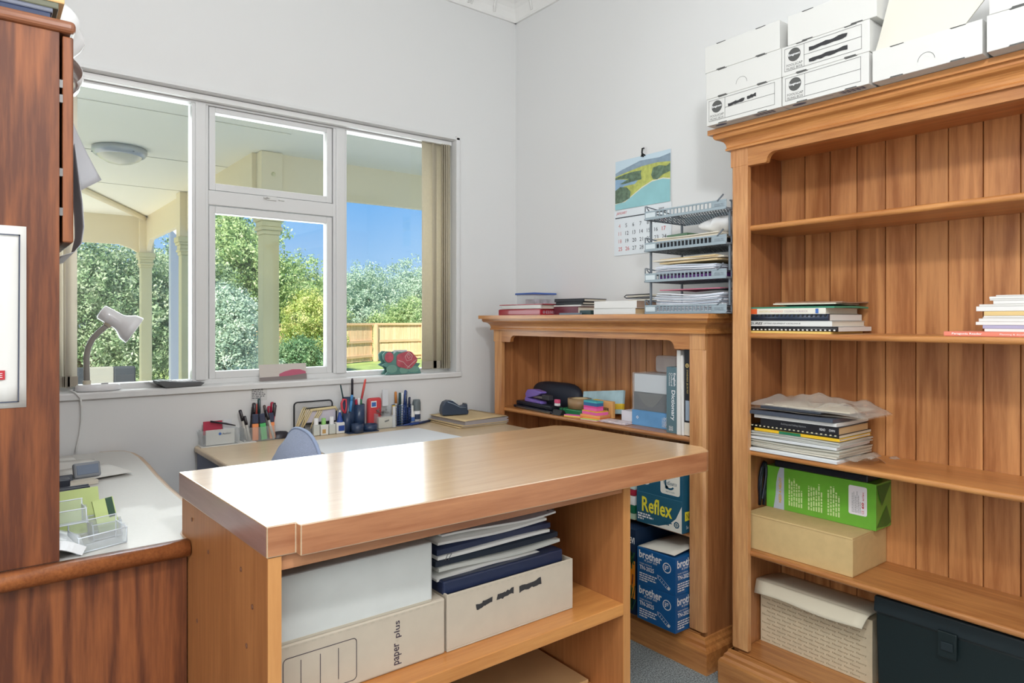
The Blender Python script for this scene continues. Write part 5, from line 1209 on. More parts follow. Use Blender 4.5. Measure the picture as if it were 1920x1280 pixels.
# ================================================================ on the beech desk (z .742)
Z = .7425
pad_m = mat('desk_pad', (232, 236, 240), .5)
dp = MB().add([(1.02, 2.30, Z), (1.66, 2.28, Z), (1.625, 2.78, Z), (1.06, 2.755, Z)], [(0, 1, 2, 3)])
dp.add([(1.02, 2.30, Z+.004), (1.66, 2.28, Z+.004), (1.625, 2.78, Z+.004), (1.06, 2.755, Z+.004)], [(0, 1, 2, 3)])
for i in range(4): j = (i+1) % 4; k = len(dp.v)-8; dp.f.append([k+i, k+j, k+4+j, k+4+i]); dp.m.append(0); dp.sm.append(False)
solo('desk_pad', 'large white paper desk pad on the beech desk', 'desk pad', pad_m, dp)
t = thing('card_tray', 'clear tray of white cards with a pen across it on the beech desk', 'tray', (.778, 2.918, Z+.0035))
part('tray', t, clear_m, MB().box(-.068, .066, -.03, .03, 0, .002).prism([(-.068, .002), (.066, .002), (.073, .062), (-.08, .062)], 'Y', -.031, -.029).prism([(-.068, .002), (.066, .002), (.073, .062), (-.08, .062)], 'Y', .028, .03).box(-.073, -.071, -.029, .028, .002, .062).box(.068, .07, -.029, .028, .002, .062), .0006, 1)
part('cards', t, paper_m, MB().box(-.058, .052, -.0275, -.02, .003, .062).box(-.05, .05, -.018, 0, .003, .055), .0005)
part('red_card', t, mat('crimson_card', (186, 60, 84), .5), B(-.06, .012, .004, .01, .04, .094)); part('white_card', t, mat('white_card2', (218, 220, 224), .4), B(.016, .05, .006, .01, .04, .096))
F = frame((-.058, -.0315, .003), (1, 0, 0), (0, 0, 1)); p = MB(); disc(p, F, (.052, .043), .0055); part('blue_dot', t, mat('blue_print', (70, 110, 180), .5), p); txt(t, 'Auditor', F, .061, .039, .034, .008, mat('slate_print', (70, 80, 100), .5))
solo('ballpoint_pen', 'black ballpoint pen lying across the clear card tray', 'pen', mat('pen_black', (44, 40, 48), .35), MB().tube([(.74, 2.905, .842), (.80, 2.9, .828), (.835, 2.898, .818)], [.004, .004, .002], 8))
solo('card_slip', 'thin white card slip under the card tray and pen pot', 'card', paper_m, B(.70, .915, 2.882, 2.95, Z, Z+.003))
def pen(parent_lb, x, y, z, dx, dy, L, r, m, capm=None, capf=.35, group=None, name='pen', cat='pen', clip=True):
    t = thing(name, parent_lb, cat, (x, y, z), 0, group)
    d = Vector((dx, dy, 1)).normalized()
    e = d*L
    part('barrel', t, m, MB().tube([(0, 0, 0), tuple(e*(1-capf))], r, 10))
    part('cap', t, capm or m, MB().tube([tuple(e*(1-capf)), tuple(e*.97), tuple(e)], [r*1.12, r*1.1, r*.7], 10))
    if clip:
        o_ = Vector((0, -r*1.3, 0)); part('clip', t, mat('clip_grey', (150, 152, 156), .3, metal=.6), MB().tube([tuple(e*.96+o_), tuple(e*.75+o_)], r*.25, 5))
    return t
t = thing('pen_pot', 'clear plastic pen pot holding orange and green highlighters at the left of the beech desk', 'pen pot', (.935, 2.925, Z+.0005))
part('pot', t, clear_m, MB().box(-.065, .06, -.028, .028, 0, .002).prism([(-.065, .002), (.06, .002), (.064, .06), (-.068, .06)], 'Y', -.03, -.028).prism([(-.065, .002), (.06, .002), (.064, .06), (-.068, .06)], 'Y', .028, .03).box(-.067, -.065, -.028, .028, .002, .06).box(.06, .062, -.028, .028, .002, .06).box(-.002, 0, -.028, .028, .002, .055))
hl_o = mat('hi_orange', (246, 152, 96), .4); hl_g = mat('hi_green', (90, 196, 116), .4); cap_n = mat('cap_navy', (60, 66, 90), .4); pblk = mat('pen_black', (44, 40, 48), .35); pred = mat('pen_red', (180, 44, 72), .35); pcor = mat('pen_coral', (226, 96, 88), .4); pteal = mat('pen_teal', (44, 74, 78), .4); pclr = mat('pen_clear', (200, 196, 188), .3)
def highl(lb, x, y, dx, m):
    t = thing('highlighter', lb, 'highlighter', (x, y, Z+.004)); d = Vector((dx, 0, 1)).normalized(); M = Matrix.Rotation(math.atan2(dx, 1), 4, 'Y')
    part('body', t, m, MB().box(-.0125, .0125, -.006, .006, 0, .07).xf(M), .003); part('cap', t, cap_n, MB().box(-.0118, .0118, -.006, .006, .0705, .11).xf(M), .003)
highl('orange highlighter at the left of the clear pen pot', .918, 2.908, .0, hl_o); highl('green highlighter leaning in the middle of the clear pen pot', .955, 2.908, -.1, hl_g); highl('orange highlighter at the right of the clear pen pot', .991, 2.912, -.08, hl_o)
for k, (x, y, dx, L, r, m, c, lb) in enumerate(((.892, 2.92, -.25, .135, .006, pclr, pblk, 'black capped pen leaning out left of the clear pen pot'), (.898, 2.91, -.22, .108, .0055, pclr, pblk, 'shorter black capped pen leaning left in the clear pen pot'),
    (.905, 2.935, .1, .14, .0065, pblk, pblk, 'black pen behind the left orange highlighter'), (.912, 2.93, .05, .155, .007, pblk, pblk, 'thick black pen behind the left orange highlighter'), (.93, 2.935, .05, .15, .006, pcor, pcor, 'coral red pen behind the green highlighter'), (.939, 2.925, .0, .172, .006, pblk, pteal, 'tallest dark teal pen in the clear pen pot'),
    (.995, 2.905, -.28, .13, .0055, pclr, pblk, 'grey barrelled pen crossing in front of the green highlighter'), (.99, 2.93, -.2, .145, .0055, pclr, mat('pen_brown', (86, 72, 68), .4), 'brown capped pen behind the right orange highlighter'),
    (.985, 2.94, .0, .135, .006, pred, pred, 'crimson pen left of the two red pens in the clear pen pot'), (.993, 2.935, .03, .152, .0065, pred, pred, 'crimson pen standing tallest at the right of the clear pen pot'), (.988, 2.93, .12, .15, .006, mat('pen_plum', (82, 40, 70), .4), pblk, 'plum pen with a silver clip in the clear pen pot'), (.992, 2.94, .15, .14, .006, pred, mat('pen_plum', (82, 40, 70), .4), 'plum capped pen at the far right of the clear pen pot'))):
    pen(lb, x, y, Z+.004, dx, 0, L, r, m, c, group='pens in the clear pen pot')
solo('computer_mouse', 'dark mouse half hidden behind the chair on the beech desk', 'mouse', pblk, MB().lathe([(0, .03), (.02, .027), (.032, .015), (.035, 0)], 16, None, 0, 1.3, .8), (1.03, 2.93, Z))
# letter rack with rubber bands
rk = thing('letter_rack', 'black wire letter rack hung with cream rubber bands against the wall under the window', 'rack', (1.185, 2.925, Z))
def hoop(x0, x1, z1, y, r=.0035):
    pts = [(x0, y, 0), (x0, y, z1-.014)]+[(x0+.014*(1-math.cos(q)), y, z1-.014+.014*math.sin(q)) for q in (.5, 1.0, 1.57)]+[(x1-.014*(1-math.cos(q)), y, z1-.014+.014*math.sin(q)) for q in (1.57, 1.0, .5)]+[(x1, y, z1-.014), (x1, y, 0)]
    return MB().tube(pts, r, 6)
part('back_hoop', rk, black_m, hoop(-.09, .085, .145, .015)); part('front_hoop', rk, black_m, hoop(-.055, .095, .118, -.008)); part('base_bar', rk, black_m, B(-.092, .098, -.02, .025, 0, .005), .002); part('shelf_bar', rk, black_m, B(-.06, .098, -.012, -.008, .045, .055))
part('back_pane', rk, frost_m, B(-.088, .083, .014, .016, .005, .14))
rb = mat('rubber_cream', (224, 206, 160), .7)
for k in range(9):
    x = -.085+k*.008+(.02 if k > 5 else 0); h_ = .125-.002*k; part('rubber_band', rk, rb, MB().tube([(x-.012+.002*math.sin(k*2), -.014-.001*k, .03+.008*(k % 3)), (x+.004, -.014-.001*k, .075), (x+.022, -.012-.001*k, h_-.01), (x+.03, -.006, h_), (x+.034, .002, h_-.02)], .0028, 5))
part('rubber_band', rk, rb, MB().tube([(-.03, -.013, .11), (.03, -.014, .112), (.088, -.013, .115), (.096, -.013, .1)], .006, 6)); part('pocket', rk, mat('lilac_card', (212, 206, 216), .6), B(-.05, .092, -.007, -.005, .05, .112))
def bottle(lb, x, w, h, cap_h, capw, bm_, capm, cone=False, y=2.887):
    t = thing('correction_bottle', lb, 'bottle', (x, y, Z))
    part('body', t, bm_, B(-w/2, w/2, -w/2*.8, w/2*.8, 0, h), .004)
    if cone: part('cap', t, capm, MB().lathe([(capw/2, h), (capw/2, h+.006), (capw*.36, h+.02), (capw*.18, h+.042), (0, h+.045)], 16)); part('tip', t, white_print, MB().lathe([(.004, h+.044), (.003, h+.052), (0, h+.053)], 10))
    else: part('cap', t, capm, MB().lathe([(capw/2, h), (capw/2*.92, h+cap_h), (0, h+cap_h)], 16))
    return t
wb = mat('bottle_white', (228, 228, 224), .35)
bottle('clear and white correction bottle, first from the chair', 1.173, .028, .048, .028, .021, mat('bottle_clear', (206, 210, 204), .25), white_print)
t = bottle('correction bottle with a pale green cap', 1.208, .036, .046, .028, .02, wb, mat('cap_green', (150, 206, 120), .4)); p = MB(); F = frame((-.018, -.0144, 0), (1, 0, 0), (0, 0, 1)); rect(p, F, .006, .008, .022, .026); part('label', t, mat('tan_label', (200, 160, 100), .5), p)
bottle('white capped correction bottle between the green and blue caps', 1.245, .030, .045, .032, .02, mat('bottle_clear', (206, 210, 204), .25), white_print)
t = bottle('square glue bottle with a blue cone cap and blue label', 1.284, .044, .050, .0, .028, wb, mat('cap_blue', (48, 78, 156), .4), True); p = MB(); F = frame((-.022, -.0176, 0), (1, 0, 0), (0, 0, 1)); rect(p, F, .008, .012, .036, .036); part('label', t, mat('cap_blue', (48, 78, 156), .4), p)
# dark blue desk tidy
bl = mat('tidy_blue', (44, 62, 92), .3, coat=.3)
dt = thing('desk_tidy', 'dark blue desk tidy of round pots on the beech desk', 'desk tidy', (1.36, 2.875, Z))
def pot(x, y, r, h): return MB().lathe([(0, .002), (r-.002, .002), (r-.002, h), (r, h), (r, 0), (0, 0)], 24, Matrix.Translation((x, y, 0)))
for nm, x, y, r, h in (('tall_pot', -.027, .028, .029, .155), ('tall_pot', .02, .018, .026, .122), ('middle_pot', -.046, .002, .017, .088), ('low_pot', -.01, -.028, .028, .04), ('low_pot', .062, -.005, .036, .029)): part(nm, dt, bl, pot(x, y, r, h))
part('base', dt, bl, B(-.06, .09, -.045, .055, 0, .003), .003)
sc = thing('scissors', 'red handled scissors standing in the left of the dark blue desk tidy', 'scissors', (1.305, 2.885, Z+.088))
part('handle', sc, mat('scissor_red', (206, 70, 84), .4), MB().tube([(0, 0, .0), (-.012, -.002, .02), (-.016, -.004, .045), (-.006, 0, .062), (.008, 0, .06), (.010, 0, .03), (.004, 0, .0)], .005, 8, closed=True)); part('blade', sc, mat('steel', (150, 150, 150), .3, metal=1), B(-.004, .006, -.002, .002, -.07, .0))
for lb, x, y, z, dx, L, r, m, c in (('blue pen with a white end hooked on the front of the desk tidy', 1.325, 2.868, .095, .12, .075, .006, mat('pen_sky', (70, 140, 200), .35), mat('pen_sky', (70, 140, 200), .35)), ('black pencil leaning left above the desk tidy', 1.335, 2.9, .005, -.2, .215, .003, pteal, pteal), ('flat black steel ruler standing upright in the desk tidy', 1.35, 2.905, .005, .01, .235, .005, pblk, pblk),
    ('red pencil leaning right above the desk tidy', 1.365, 2.9, .005, .22, .235, .0045, pred, pcor), ('dark grey pencil crossing the red pencil in the desk tidy', 1.37, 2.905, .005, .22, .232, .003, pblk, pblk), ('white pen in the right tall pot of the desk tidy', 1.378, 2.89, .005, .0, .145, .005, white_print, white_print), ('green and white pen in the right tall pot of the desk tidy', 1.387, 2.893, .005, .02, .14, .005, white_print, mat('pen_green', (60, 120, 90), .4)), ('short red pen in the right tall pot of the desk tidy', 1.37, 2.893, .005, -.03, .14, .005, pred, pred)):
    pen(lb, x, y, Z+z, dx, 0, L, r, m, c, clip=False)
rbx = thing('staple_box', 'red rounded plastic box with a white and blue label behind the desk tidy', 'box', (1.472, 2.925, Z)); part('box', rbx, mat('red_plastic', (206, 70, 74), .4), B(-.036, .036, -.012, .014, .0, .142), .012, 3); F = frame((-.022, -.012, .098), (1, 0, 0), (0, 0, 1)); p = MB(); rect(p, F, 0, 0, .028, .03); part('label', rbx, white_print, p); p = MB(); rect(p, frame(F[0], F[1], F[2], .0005), .003, .004, .025, .024); part('label_print', rbx, MATS['blue_print'], p)
cbx = thing('clip_box', 'clear box of paper clips and small cards beside the blue mesh cup', 'box', (1.512, 2.90, Z)); part('box', cbx, clear_m, MB().box(-.048, .048, -.03, .03, 0, .002).box(-.048, -.046, -.03, .03, .002, .07).box(.046, .048, -.03, .03, .002, .1).box(-.046, .046, -.03, -.028, .002, .06).box(-.046, .046, .028, .03, .002, .1))
part('cards', cbx, paper2_m, B(-.04, .03, -.024, .0, .003, .052), .002); p = MB(); F = frame((-.04, -.024, .003), (1, 0, 0), (0, 0, 1)); scribble(p, F, .03, .03, .05, .034, .008, 0, 4); part('marker_scribble', cbx, dark_ink, p)
cp = MB(); r_ = random.Random(9)
for k in range(26): x = r_.uniform(-.035, .025); y = r_.uniform(-.02, .025); z = .056+r_.uniform(0, .03); a = r_.uniform(0, 3); cp.tube([(x, y, z), (x+.016*math.cos(a), y+.016*math.sin(a), z+.006), (x+.014*math.cos(a+.3), y+.014*math.sin(a+.3), z+.009), (x+.002, y+.003, z+.004)], .0009, 4)
o = part('paper_clips', cbx, mat('steel', (150, 150, 150), .3, metal=1), cp); o['kind'] = 'stuff'
part('yellow_card', cbx, mat('yellow_strip', (232, 196, 60), .5), B(.03, .044, -.024, -.02, .06, .105)); part('grey_card', cbx, mat('white_card2', (218, 220, 224), .4), MB().box(-.002, .028, .015, .018, .1, .178).box(.03, .044, -.026, -.022, .003, .1))
mc = thing('mesh_cup', 'blue wire mesh pen cup full of pens', 'pen cup', (1.617, 2.925, Z)); wm = mat('wire_blue', (70, 92, 140), .3, metal=.6); w_ = MB()
for k in range(9): z = .004+k*.0117; w_.tube([(-.038, -.026, z), (.038, -.026, z), (.038, .026, z), (-.038, .026, z)], .0014, 4, closed=True)
part('wire_rings', mc, wm, w_); w_ = MB()
for k in range(7):
    x = -.038+.076*k/6
    for y in (-.026, .026): w_.tube([(x, y, .002), (x, y, .1)], .0012, 4)
part('wire_uprights', mc, wm, w_); part('base', mc, wm, B(-.038, .038, -.026, .026, 0, .003)); part('liner', mc, mat('navy_dark', (40, 52, 84), .5), B(-.03, .034, -.012, .02, .003, .085), .004)
pb_ = mat('pen_blue', (40, 66, 130), .3)
for k, (x, y, dx, L, m, c, lb) in enumerate(((1.59, 2.925, -.03, .16, pclr, mat('pen_orange', (206, 130, 60), .4), 'orange and black pen at the left of the mesh cup'), (1.60, 2.91, .0, .155, pteal, pteal, 'dark green pen in the mesh cup'), (1.612, 2.915, .02, .152, white_print, white_print, 'white pen in the middle of the mesh cup'), (1.63, 2.915, .02, .165, pb_, pb_, 'tall blue pen at the centre right of the mesh cup'), (1.636, 2.922, .03, .16, pb_, pb_, 'blue pen behind the tall blue one in the mesh cup'), (1.622, 2.91, .05, .15, pb_, pb_, 'blue pen crossing in the front of the mesh cup'), (1.65, 2.91, .02, .13, pb_, mat('pen_navy', (34, 44, 78), .4), 'short navy pen at the right of the mesh cup'))):
    pen(lb, x, y, Z+.0035, dx, 0, L, .0055, m, c, clip=k > 2)
t = thing('glue_stick', 'grey capped glue stick with a white body right of the mesh cup', 'glue stick', (1.708, 2.938, Z)); part('body', t, white_print, MB().lathe([(0, 0), (.019, 0), (.019, .062), (0, .062)], 20)); part('cap', t, mat('cap_slate', (108, 118, 122), .35), MB().lathe([(.0205, .062), (.02, .1), (.017, .115), (0, .116)], 20)); p = MB(); part('label', t, mat('tidy_blue', (44, 62, 92), .3), MB().lathe([(.0193, .02), (.0193, .045)], 20))
t = thing('glue_bottle', 'small white glue bottle between the mesh cup and the glue stick', 'bottle', (1.672, 2.92, Z)); part('body', t, wb, MB().lathe([(0, 0), (.014, 0), (.014, .05), (.008, .06), (.008, .09), (0, .092)], 16)); part('label', t, MATS['blue_print'], MB().lathe([(.0143, .015), (.0143, .035)], 16))
for k, (a, b, c, d, lb) in enumerate(((1.60, 2.873, 1.70, 2.905, 'blue pen lying in front of the mesh cup'), (1.63, 2.862, 1.735, 2.91, 'second blue pen lying in front of the glue stick'), (1.69, 2.88, 1.785, 2.93, 'navy pen lying nearest the manila folders'))):
    solo('pen', lb, 'pen', pb_ if k < 2 else MATS['navy_dark'], MB().tube([(a, b, Z+.0065), ((a+c)/2, (b+d)/2, Z+.0065), (c, d, Z+.0065)], [.003, .006, .006], 8))
# manila folders and tape dispenser
fdx, fdy, fr = 1.905, 2.795, math.radians(-2)
z = Z
for k, (T, W, D, lb) in enumerate(((.005, .27, .31, 'manila folder at the bottom of the desk folder pile'), (.007, .265, .31, 'manila folder second from the bottom of the desk folder pile'), (.022, .26, .30, 'thick manila folder stuffed with grey papers in the desk folder pile'))):
    t = thing('manila_folder', lb, 'folder', (fdx+.004*k, fdy-.002*k, z), fr+.03*k)
    part('back_cover', t, kraft2, B(-W/2, W/2, -D/2, D/2, 0, .0012)); pm_ = MB(); n = max(2, int(T/.0035)); r_ = random.Random(k)
    for i in range(n): a = r_.uniform(-.006, .006); pm_.box(-W/2+.01, W/2+.006+a, -D/2+.004, D/2-.006+a, .0014+i*(T-.003)/n, .0014+(i+.8)*(T-.003)/n)
    part('papers', t, mat('grey_sheets', (176, 170, 172), .7), pm_)
    tc_ = MB().sheet(lambda u, v: ((u-.5)*W, (v-.5)*D, T+.004*u*(k == 2)), 6, 6, .0012); part('front_cover', t, kraft2, tc_)
    z += T+.0006+(.004 if k == 2 else 0)
td = thing('tape_dispenser', 'dark blue tape dispenser on the manila folders', 'tape dispenser', (1.865, 2.835, z+.0004), math.radians(-14))
bl2 = mat('dispenser_blue', (50, 64, 84), .4)
prof = [(-.07, 0), (.062, 0), (.066, .012), (.06, .022), (.058, .05), (.05, .052), (.046, .044), (.03, .04), (.022, .04), (-.005, .06), (-.02, .07), (-.04, .072), (-.06, .064), (-.07, .045), (-.074, .02)]
part('body', td, bl2, MB().prism([(a, b) for a, b in prof], 'Y', -.024, .024), .003)
part('tape_roll', td, mat('clear_tape', (210, 214, 214), .2, coat=.5), MB().lathe([(.012, -.01), (.028, -.01), (.028, .01), (.012, .01), (.012, -.01)], 20, Matrix.Translation((-.012, 0, .045)) @ Matrix.Rotation(math.pi/2, 4, 'X'))); part('cutter', td, mat('steel', (150, 150, 150), .3, metal=1), B(.046, .06, -.016, .016, .0515, .0535))
part('side_stripe', td, mat('stripe_grey', (120, 136, 152), .3), MB().tube([(-.045, -.0245, .066), (-.01, -.0248, .052), (.02, -.0248, .036), (.05, -.0248, .034)], .0028, 6))
# note on the wall
t = thing('wall_note', 'small clear note with several lines of tiny print stuck on the wall under the sill', 'note', (.95, 2.9595, .91)); part('sheet', t, mat('note_sheet', (214, 214, 212), .3), B(-.034, .034, -.0008, .0, -.004, .05)); p = MB(); lines_of_print(p, frame((-.034, -.0008, 0), (1, 0, 0), (0, 0, 1)), .004, .062, .045, 6, .0072, .0042, 0, 3); part('fine_print', t, mat('print_mid', (120, 120, 122), .6), p)

# ================================================================ window sill
SZ = .9835
lw = mat('lamp_white', (238, 238, 240), .3, coat=.3); lamp_grey = mat('gooseneck_grey', (150, 146, 140), .45)
dl = thing('desk_lamp', 'white gooseneck desk lamp standing on the window sill', 'lamp', (.362, 2.993, SZ))
part('base', dl, lw, MB().lathe([(0, 0), (.072, 0), (.075, .006), (.074, .018), (.069, .024), (0, .026)], 36, None, 0, 1.0, .62))
part('switch', dl, mat('switch_grey', (150, 150, 154), .4), MB().box(.008, .032, -.02, -.006, .025, .029), .003)
part('neck_collar', dl, mat('collar_cream', (206, 196, 176), .5), MB().lathe([(.0135, .024), (.0135, .038), (.0115, .04), (0, .04)], 16, Matrix.Translation((-.036, 0, 0))))
path = [(-.036, 0, .03), (-.037, 0, .09), (-.037, 0, .13), (-.031, -.0, .165), (-.018, -.002, .195), (.0, -.004, .218), (.018, -.006, .236), (.03, -.008, .246)]
part('gooseneck', dl, lamp_grey, MB().tube(path, .0105, 12))
rg = MB()
hd = Vector((.86, -.10, -.56)).normalized()          # the way the shade points
bp_ = Vector((.030, -.008, .284)) ; zx = hd; qx = zx.to_track_quat('Z', 'Y').to_matrix().to_4x4(); M = Matrix.Translation(bp_-zx*.028) @ qx
part('neck_cup', dl, mat('collar_cream', (206, 196, 176), .5), MB().tube([(.026, -.008, .243), (.038, -.008, .258), (.047, -.009, .268)], [.013, .019, .022], 12))
part('shade', dl, lw, MB().lathe([(0, 0), (.022, .001), (.028, .006), (.029, .03), (.030, .072), (.036, .086), (.052, .108), (.056, .135), (.053, .136), (.049, .11), (.034, .09), (.026, .06), (0, .05)], 36, M))
part('bulb', dl, mat('bulb_glass', (240, 240, 236), .2), MB().lathe([(0, .128), (.012, .125), (.022, .11), (.02, .095), (.012, .08), (.012, .055)], 20, M))
solo('lamp_cord', 'white lamp cord hanging from the sill down to the walnut desk', 'cord', mat('cord_white', (226, 226, 224), .5), MB().tube([(.29, 3.0, .992), (.27, 2.985, .99), (.272, 2.96, .99), (.284, 2.941, .985), (.300, 2.938, .965), (.304, 2.942, .93), (.304, 2.945, .88), (.298, 2.947, .83), (.29, 2.948, .79), (.286, 2.944, .766)], .0033, 8))
ca = thing('desk_calculator', 'dark grey desk calculator tilted on the window sill', 'calculator', (.643, 2.985, SZ), math.radians(4))
part('case', ca, mat('calc_grey', (92, 94, 96), .45), MB().prism([(-.06, .0), (.07, .0), (.085, .012), (.07, .016), (.0, .018), (-.07, .027), (-.09, .028), (-.084, .016)], 'Y', -.042, .042), .002)
part('face', ca, mat('calc_face', (176, 178, 182), .4), MB().prism([(-.075, .0278), (-.0, .0186), (.07, .0166), (.07, .0172), (.0, .0194), (-.075, .0286)], 'Y', -.038, .038)); me = None
for r_ in range(4):
    for c_ in range(5):
        x = -.03+c_*.019; y = -.028+r_*.018; z = .0186+max(0, -x)*.12
        if me is None: o = part('key', ca, mat('key_white', (226, 226, 228), .4), B(-.007, .007, -.006, .006, 0, .005), .0012, 1); me = o.data
        else: o = bpy.data.objects.new('key', me); COL.objects.link(o); o.parent = ca
        o.location = (x, y, z)
part('display', ca, mat('lcd', (140, 150, 140), .3), MB().prism([(-.07, .029), (-.048, .0262), (-.048, .0272), (-.07, .03)], 'Y', -.032, .032))
solo('folded_slip', 'folded white paper slip behind the calculator on the sill', 'paper', paper_m, MB().sheet(lambda u, v: ((u-.5)*.05, v*.03, .002+.028*(1-u)), 4, 4, .0008), (.548, 3.0, SZ))
pc = thing('sill_postcard', 'pale card with a pink dome shape leaning on the sill against the casement', 'card', (1.072, 3.0, SZ+.0002)); pc.rotation_euler = (math.radians(-9), 0, 0)
part('card', pc, mat('pale_card', (208, 200, 192), .6), B(-.106, .104, 0, .002, 0, .072), .0006); F = frame((-.106, 0, 0), (1, 0, 0), (0, 0, 1)); p = MB(); poly(p, F, [(.085, .012), (.21, .012), (.205, .036), (.18, .045), (.145, .046), (.11, .038), (.086, .028)]); part('dome_print', pc, mat('rose_print', (190, 96, 120), .5), p)
p = MB(); F2 = frame(F[0], F[1], F[2], .0005); poly(p, F2, [(.0, .0), (.21, .0), (.21, .026), (.13, .018), (0, .016)]); part('grey_strip', pc, mat('taupe_print', (134, 124, 122), .5), p)
rs = thing('rose_letter_holder', 'painted wooden letter holder cut as a red rose with green leaves on the window sill', 'ornament', (1.65, 2.985, SZ))
gr = mat('leaf_paint', (96, 140, 132), .5, noise=(40, .15)); rp_ = mat('rose_paint', (190, 92, 104), .5, noise=(30, .25)); rl = mat('rose_line', (222, 190, 188), .5)
out = [(-.095, 0), (.105, 0), (.098, .02), (.085, .03), (.1, .05), (.078, .052), (.07, .075), (.05, .1), (.02, .112), (-.005, .108), (-.03, .112), (-.05, .1), (-.06, .112), (-.09, .115), (-.108, .1), (-.105, .075), (-.092, .06), (-.112, .048), (-.085, .036), (-.075, .025)]
for nm, y in (('back_plate', .03), ('front_plate', -.012)): part(nm, rs, gr, MB().prism(out, 'Y', y, y+.009), .0015)
part('base', rs, gr, B(-.08, .09, -.003, .03, 0, .008))
F = frame((0, -.012, 0), (1, 0, 0), (0, 0, 1)); fl = MB(); fl.prism([(.02+.058*math.cos(q)*(1+.06*math.cos(5*q)), .068+.043*math.sin(q)*(1+.06*math.cos(5*q))) for q in [k*math.pi/16 for k in range(32)]], 'Y', -.017, -.0115); part('rose_petals', rs, rp_, fl, .002)
part('rose_bud', rs, rp_, MB().prism([(-.075+.024*math.cos(q), .085+.026*math.sin(q)) for q in [k*math.pi/9 for k in range(18)]], 'Y', -.016, -.0115), .002)
ln = MB(); Fp = (-.0185)
ln.tube([(.03, Fp, .108), (.01, Fp, .085), (.02, Fp, .065), (.045, Fp, .07), (.05, Fp, .09), (.03, Fp, .108)], .0016, 5); ln.tube([(.03, Fp, .1), (.022, Fp, .085), (.03, Fp, .075), (.04, Fp, .085), (.03, Fp, .1)], .0014, 5); ln.tube([(-.03, Fp, .07), (.0, Fp, .06), (.02, Fp, .04), (.04, Fp, .03)], .0016, 5); ln.tube([(.075, Fp, .07), (.05, Fp, .052), (.035, Fp, .04), (.02, Fp, .028)], .0016, 5)
part('petal_outline', rs, rl, ln); lf = MB(); lf.prism([(-.06+.03*math.cos(q), .028+.02*math.sin(q)) for q in [k*math.pi/8 for k in range(16)]], 'Y', -.0145, -.0115); lf.prism([(.06+.035*math.cos(q), .022+.016*math.sin(q)) for q in [k*math.pi/8 for k in range(16)]], 'Y', -.0145, -.0115); lf.prism([(.005+.024*math.cos(q), .02+.018*math.sin(q)) for q in [k*math.pi/8 for k in range(16)]], 'Y', -.0155, -.0115); part('leaf_relief', rs, mat('leaf_paint_light', (118, 160, 146), .5), lf, .001)
solo('grey_card', 'pale grey card standing in the rose letter holder', 'card', mat('white_card2', (218, 220, 224), .4), B(-.04, .035, .006, .008, .009, .118), (1.65, 2.985, SZ))

# ================================================================ on the walnut desk (z .76)
DZ = .7605
for k, (x, y, rz, lb) in enumerate(((.19, 2.79, .05, 'white paper sheet at the back of the walnut desk'), (.225, 2.68, -.15, 'second white paper sheet overlapping it on the walnut desk'), (.285, 2.52, .25, 'white leaflet jutting out right on the walnut desk'))):
    solo('paper_sheet', lb, 'paper', paper_m, MB().sheet(lambda u, v: ((u-.5)*.17, (v-.5)*.2, .003+.002*math.sin(u*3)*v+.0032*k), 4, 4, .0016), (x, y, DZ), rz)
t = thing('desk_phone_display', 'grey device with a blue grey screen standing tilted on the walnut desk', 'device', (.268, 2.425, DZ+.0125)); t.rotation_euler = (math.radians(-22), 0, math.radians(8)); part('case', t, mat('device_grey', (140, 144, 150), .35), B(-.038, .035, -.006, .012, 0, .046), .006); part('screen', t, mat('device_screen', (120, 132, 152), .2), B(-.03, .028, -.0075, -.0055, .008, .037), .001); part('key_bar', t, mat('device_dark', (60, 64, 76), .4), B(-.10, -.039, .0, .03, -.004, .016), .003)
solo('black_case', 'small dark case beside the pens on the walnut desk', 'case', MATS['device_dark'], B(-.05, .03, -.01, .012, 0, .03), (.185, 2.355, DZ), bevel=.004)
solo('cream_notepad', 'small cream notepad between the black case and the white leaflet', 'notepad', paper2_m, B(-.06, .04, -.02, .02, 0, .012), (.245, 2.385, DZ+.0), rz=.2, bevel=.001)
for k, (y, lb) in enumerate(((2.30, 'dark pen lying on the walnut desk, nearer of the pair'), (2.325, 'dark pen lying on the walnut desk, farther of the pair'))): solo('pen', lb, 'pen', MATS['device_dark'], MB().tube([(.12, y-.01, DZ+.006), (.19, y, DZ+.006), (.258, y+.008, DZ+.006)], [.003, .006, .005], 8))
def card_stand(lb, x, y, z, W, D, Hh, rz, tilt, group):
    t = thing('card_holder', lb, 'card holder', (x, y, z), rz, group); t.rotation_euler = (tilt, 0, rz)
    part('holder', t, clear_m, MB().box(-W/2, W/2, 0, D, 0, .003).box(-W/2, W/2, 0, .003, .003, Hh*.6).box(-W/2, W/2, D-.003, D, .003, Hh).box(-W/2, -W/2+.003, .003, D-.003, .003, Hh*.75).box(W/2-.003, W/2, .003, D-.003, .003, Hh*.75), .0008, 1)
    r_ = MB(); e = .0013
    for zz_, yy_ in ((Hh*.6, .0015), (Hh, D-.0015), (.0015, .0015), (.0015, D-.0015)): r_.tube([(-W/2, yy_, zz_), (W/2, yy_, zz_)], e, 5)
    for xx_ in (-W/2+.0015, W/2-.0015): r_.tube([(xx_, .0015, 0), (xx_, .0015, Hh*.6), (xx_, D-.0015, Hh*.76), (xx_, D-.0015, Hh), (xx_, D-.0015, 0), (xx_, .0015, 0)], e, 5)
    part('edge_highlight', t, mat('edge_highlight_white', (226, 232, 240), .2), r_)  # whitish tubes paint highlights along the clear edges
    return t
card_stand('clear card holder with a green divider, lowest of the tilted cluster', .215, 1.69, DZ+.0005, .10, .05, .055, math.radians(18), 0, 'clear card holders')
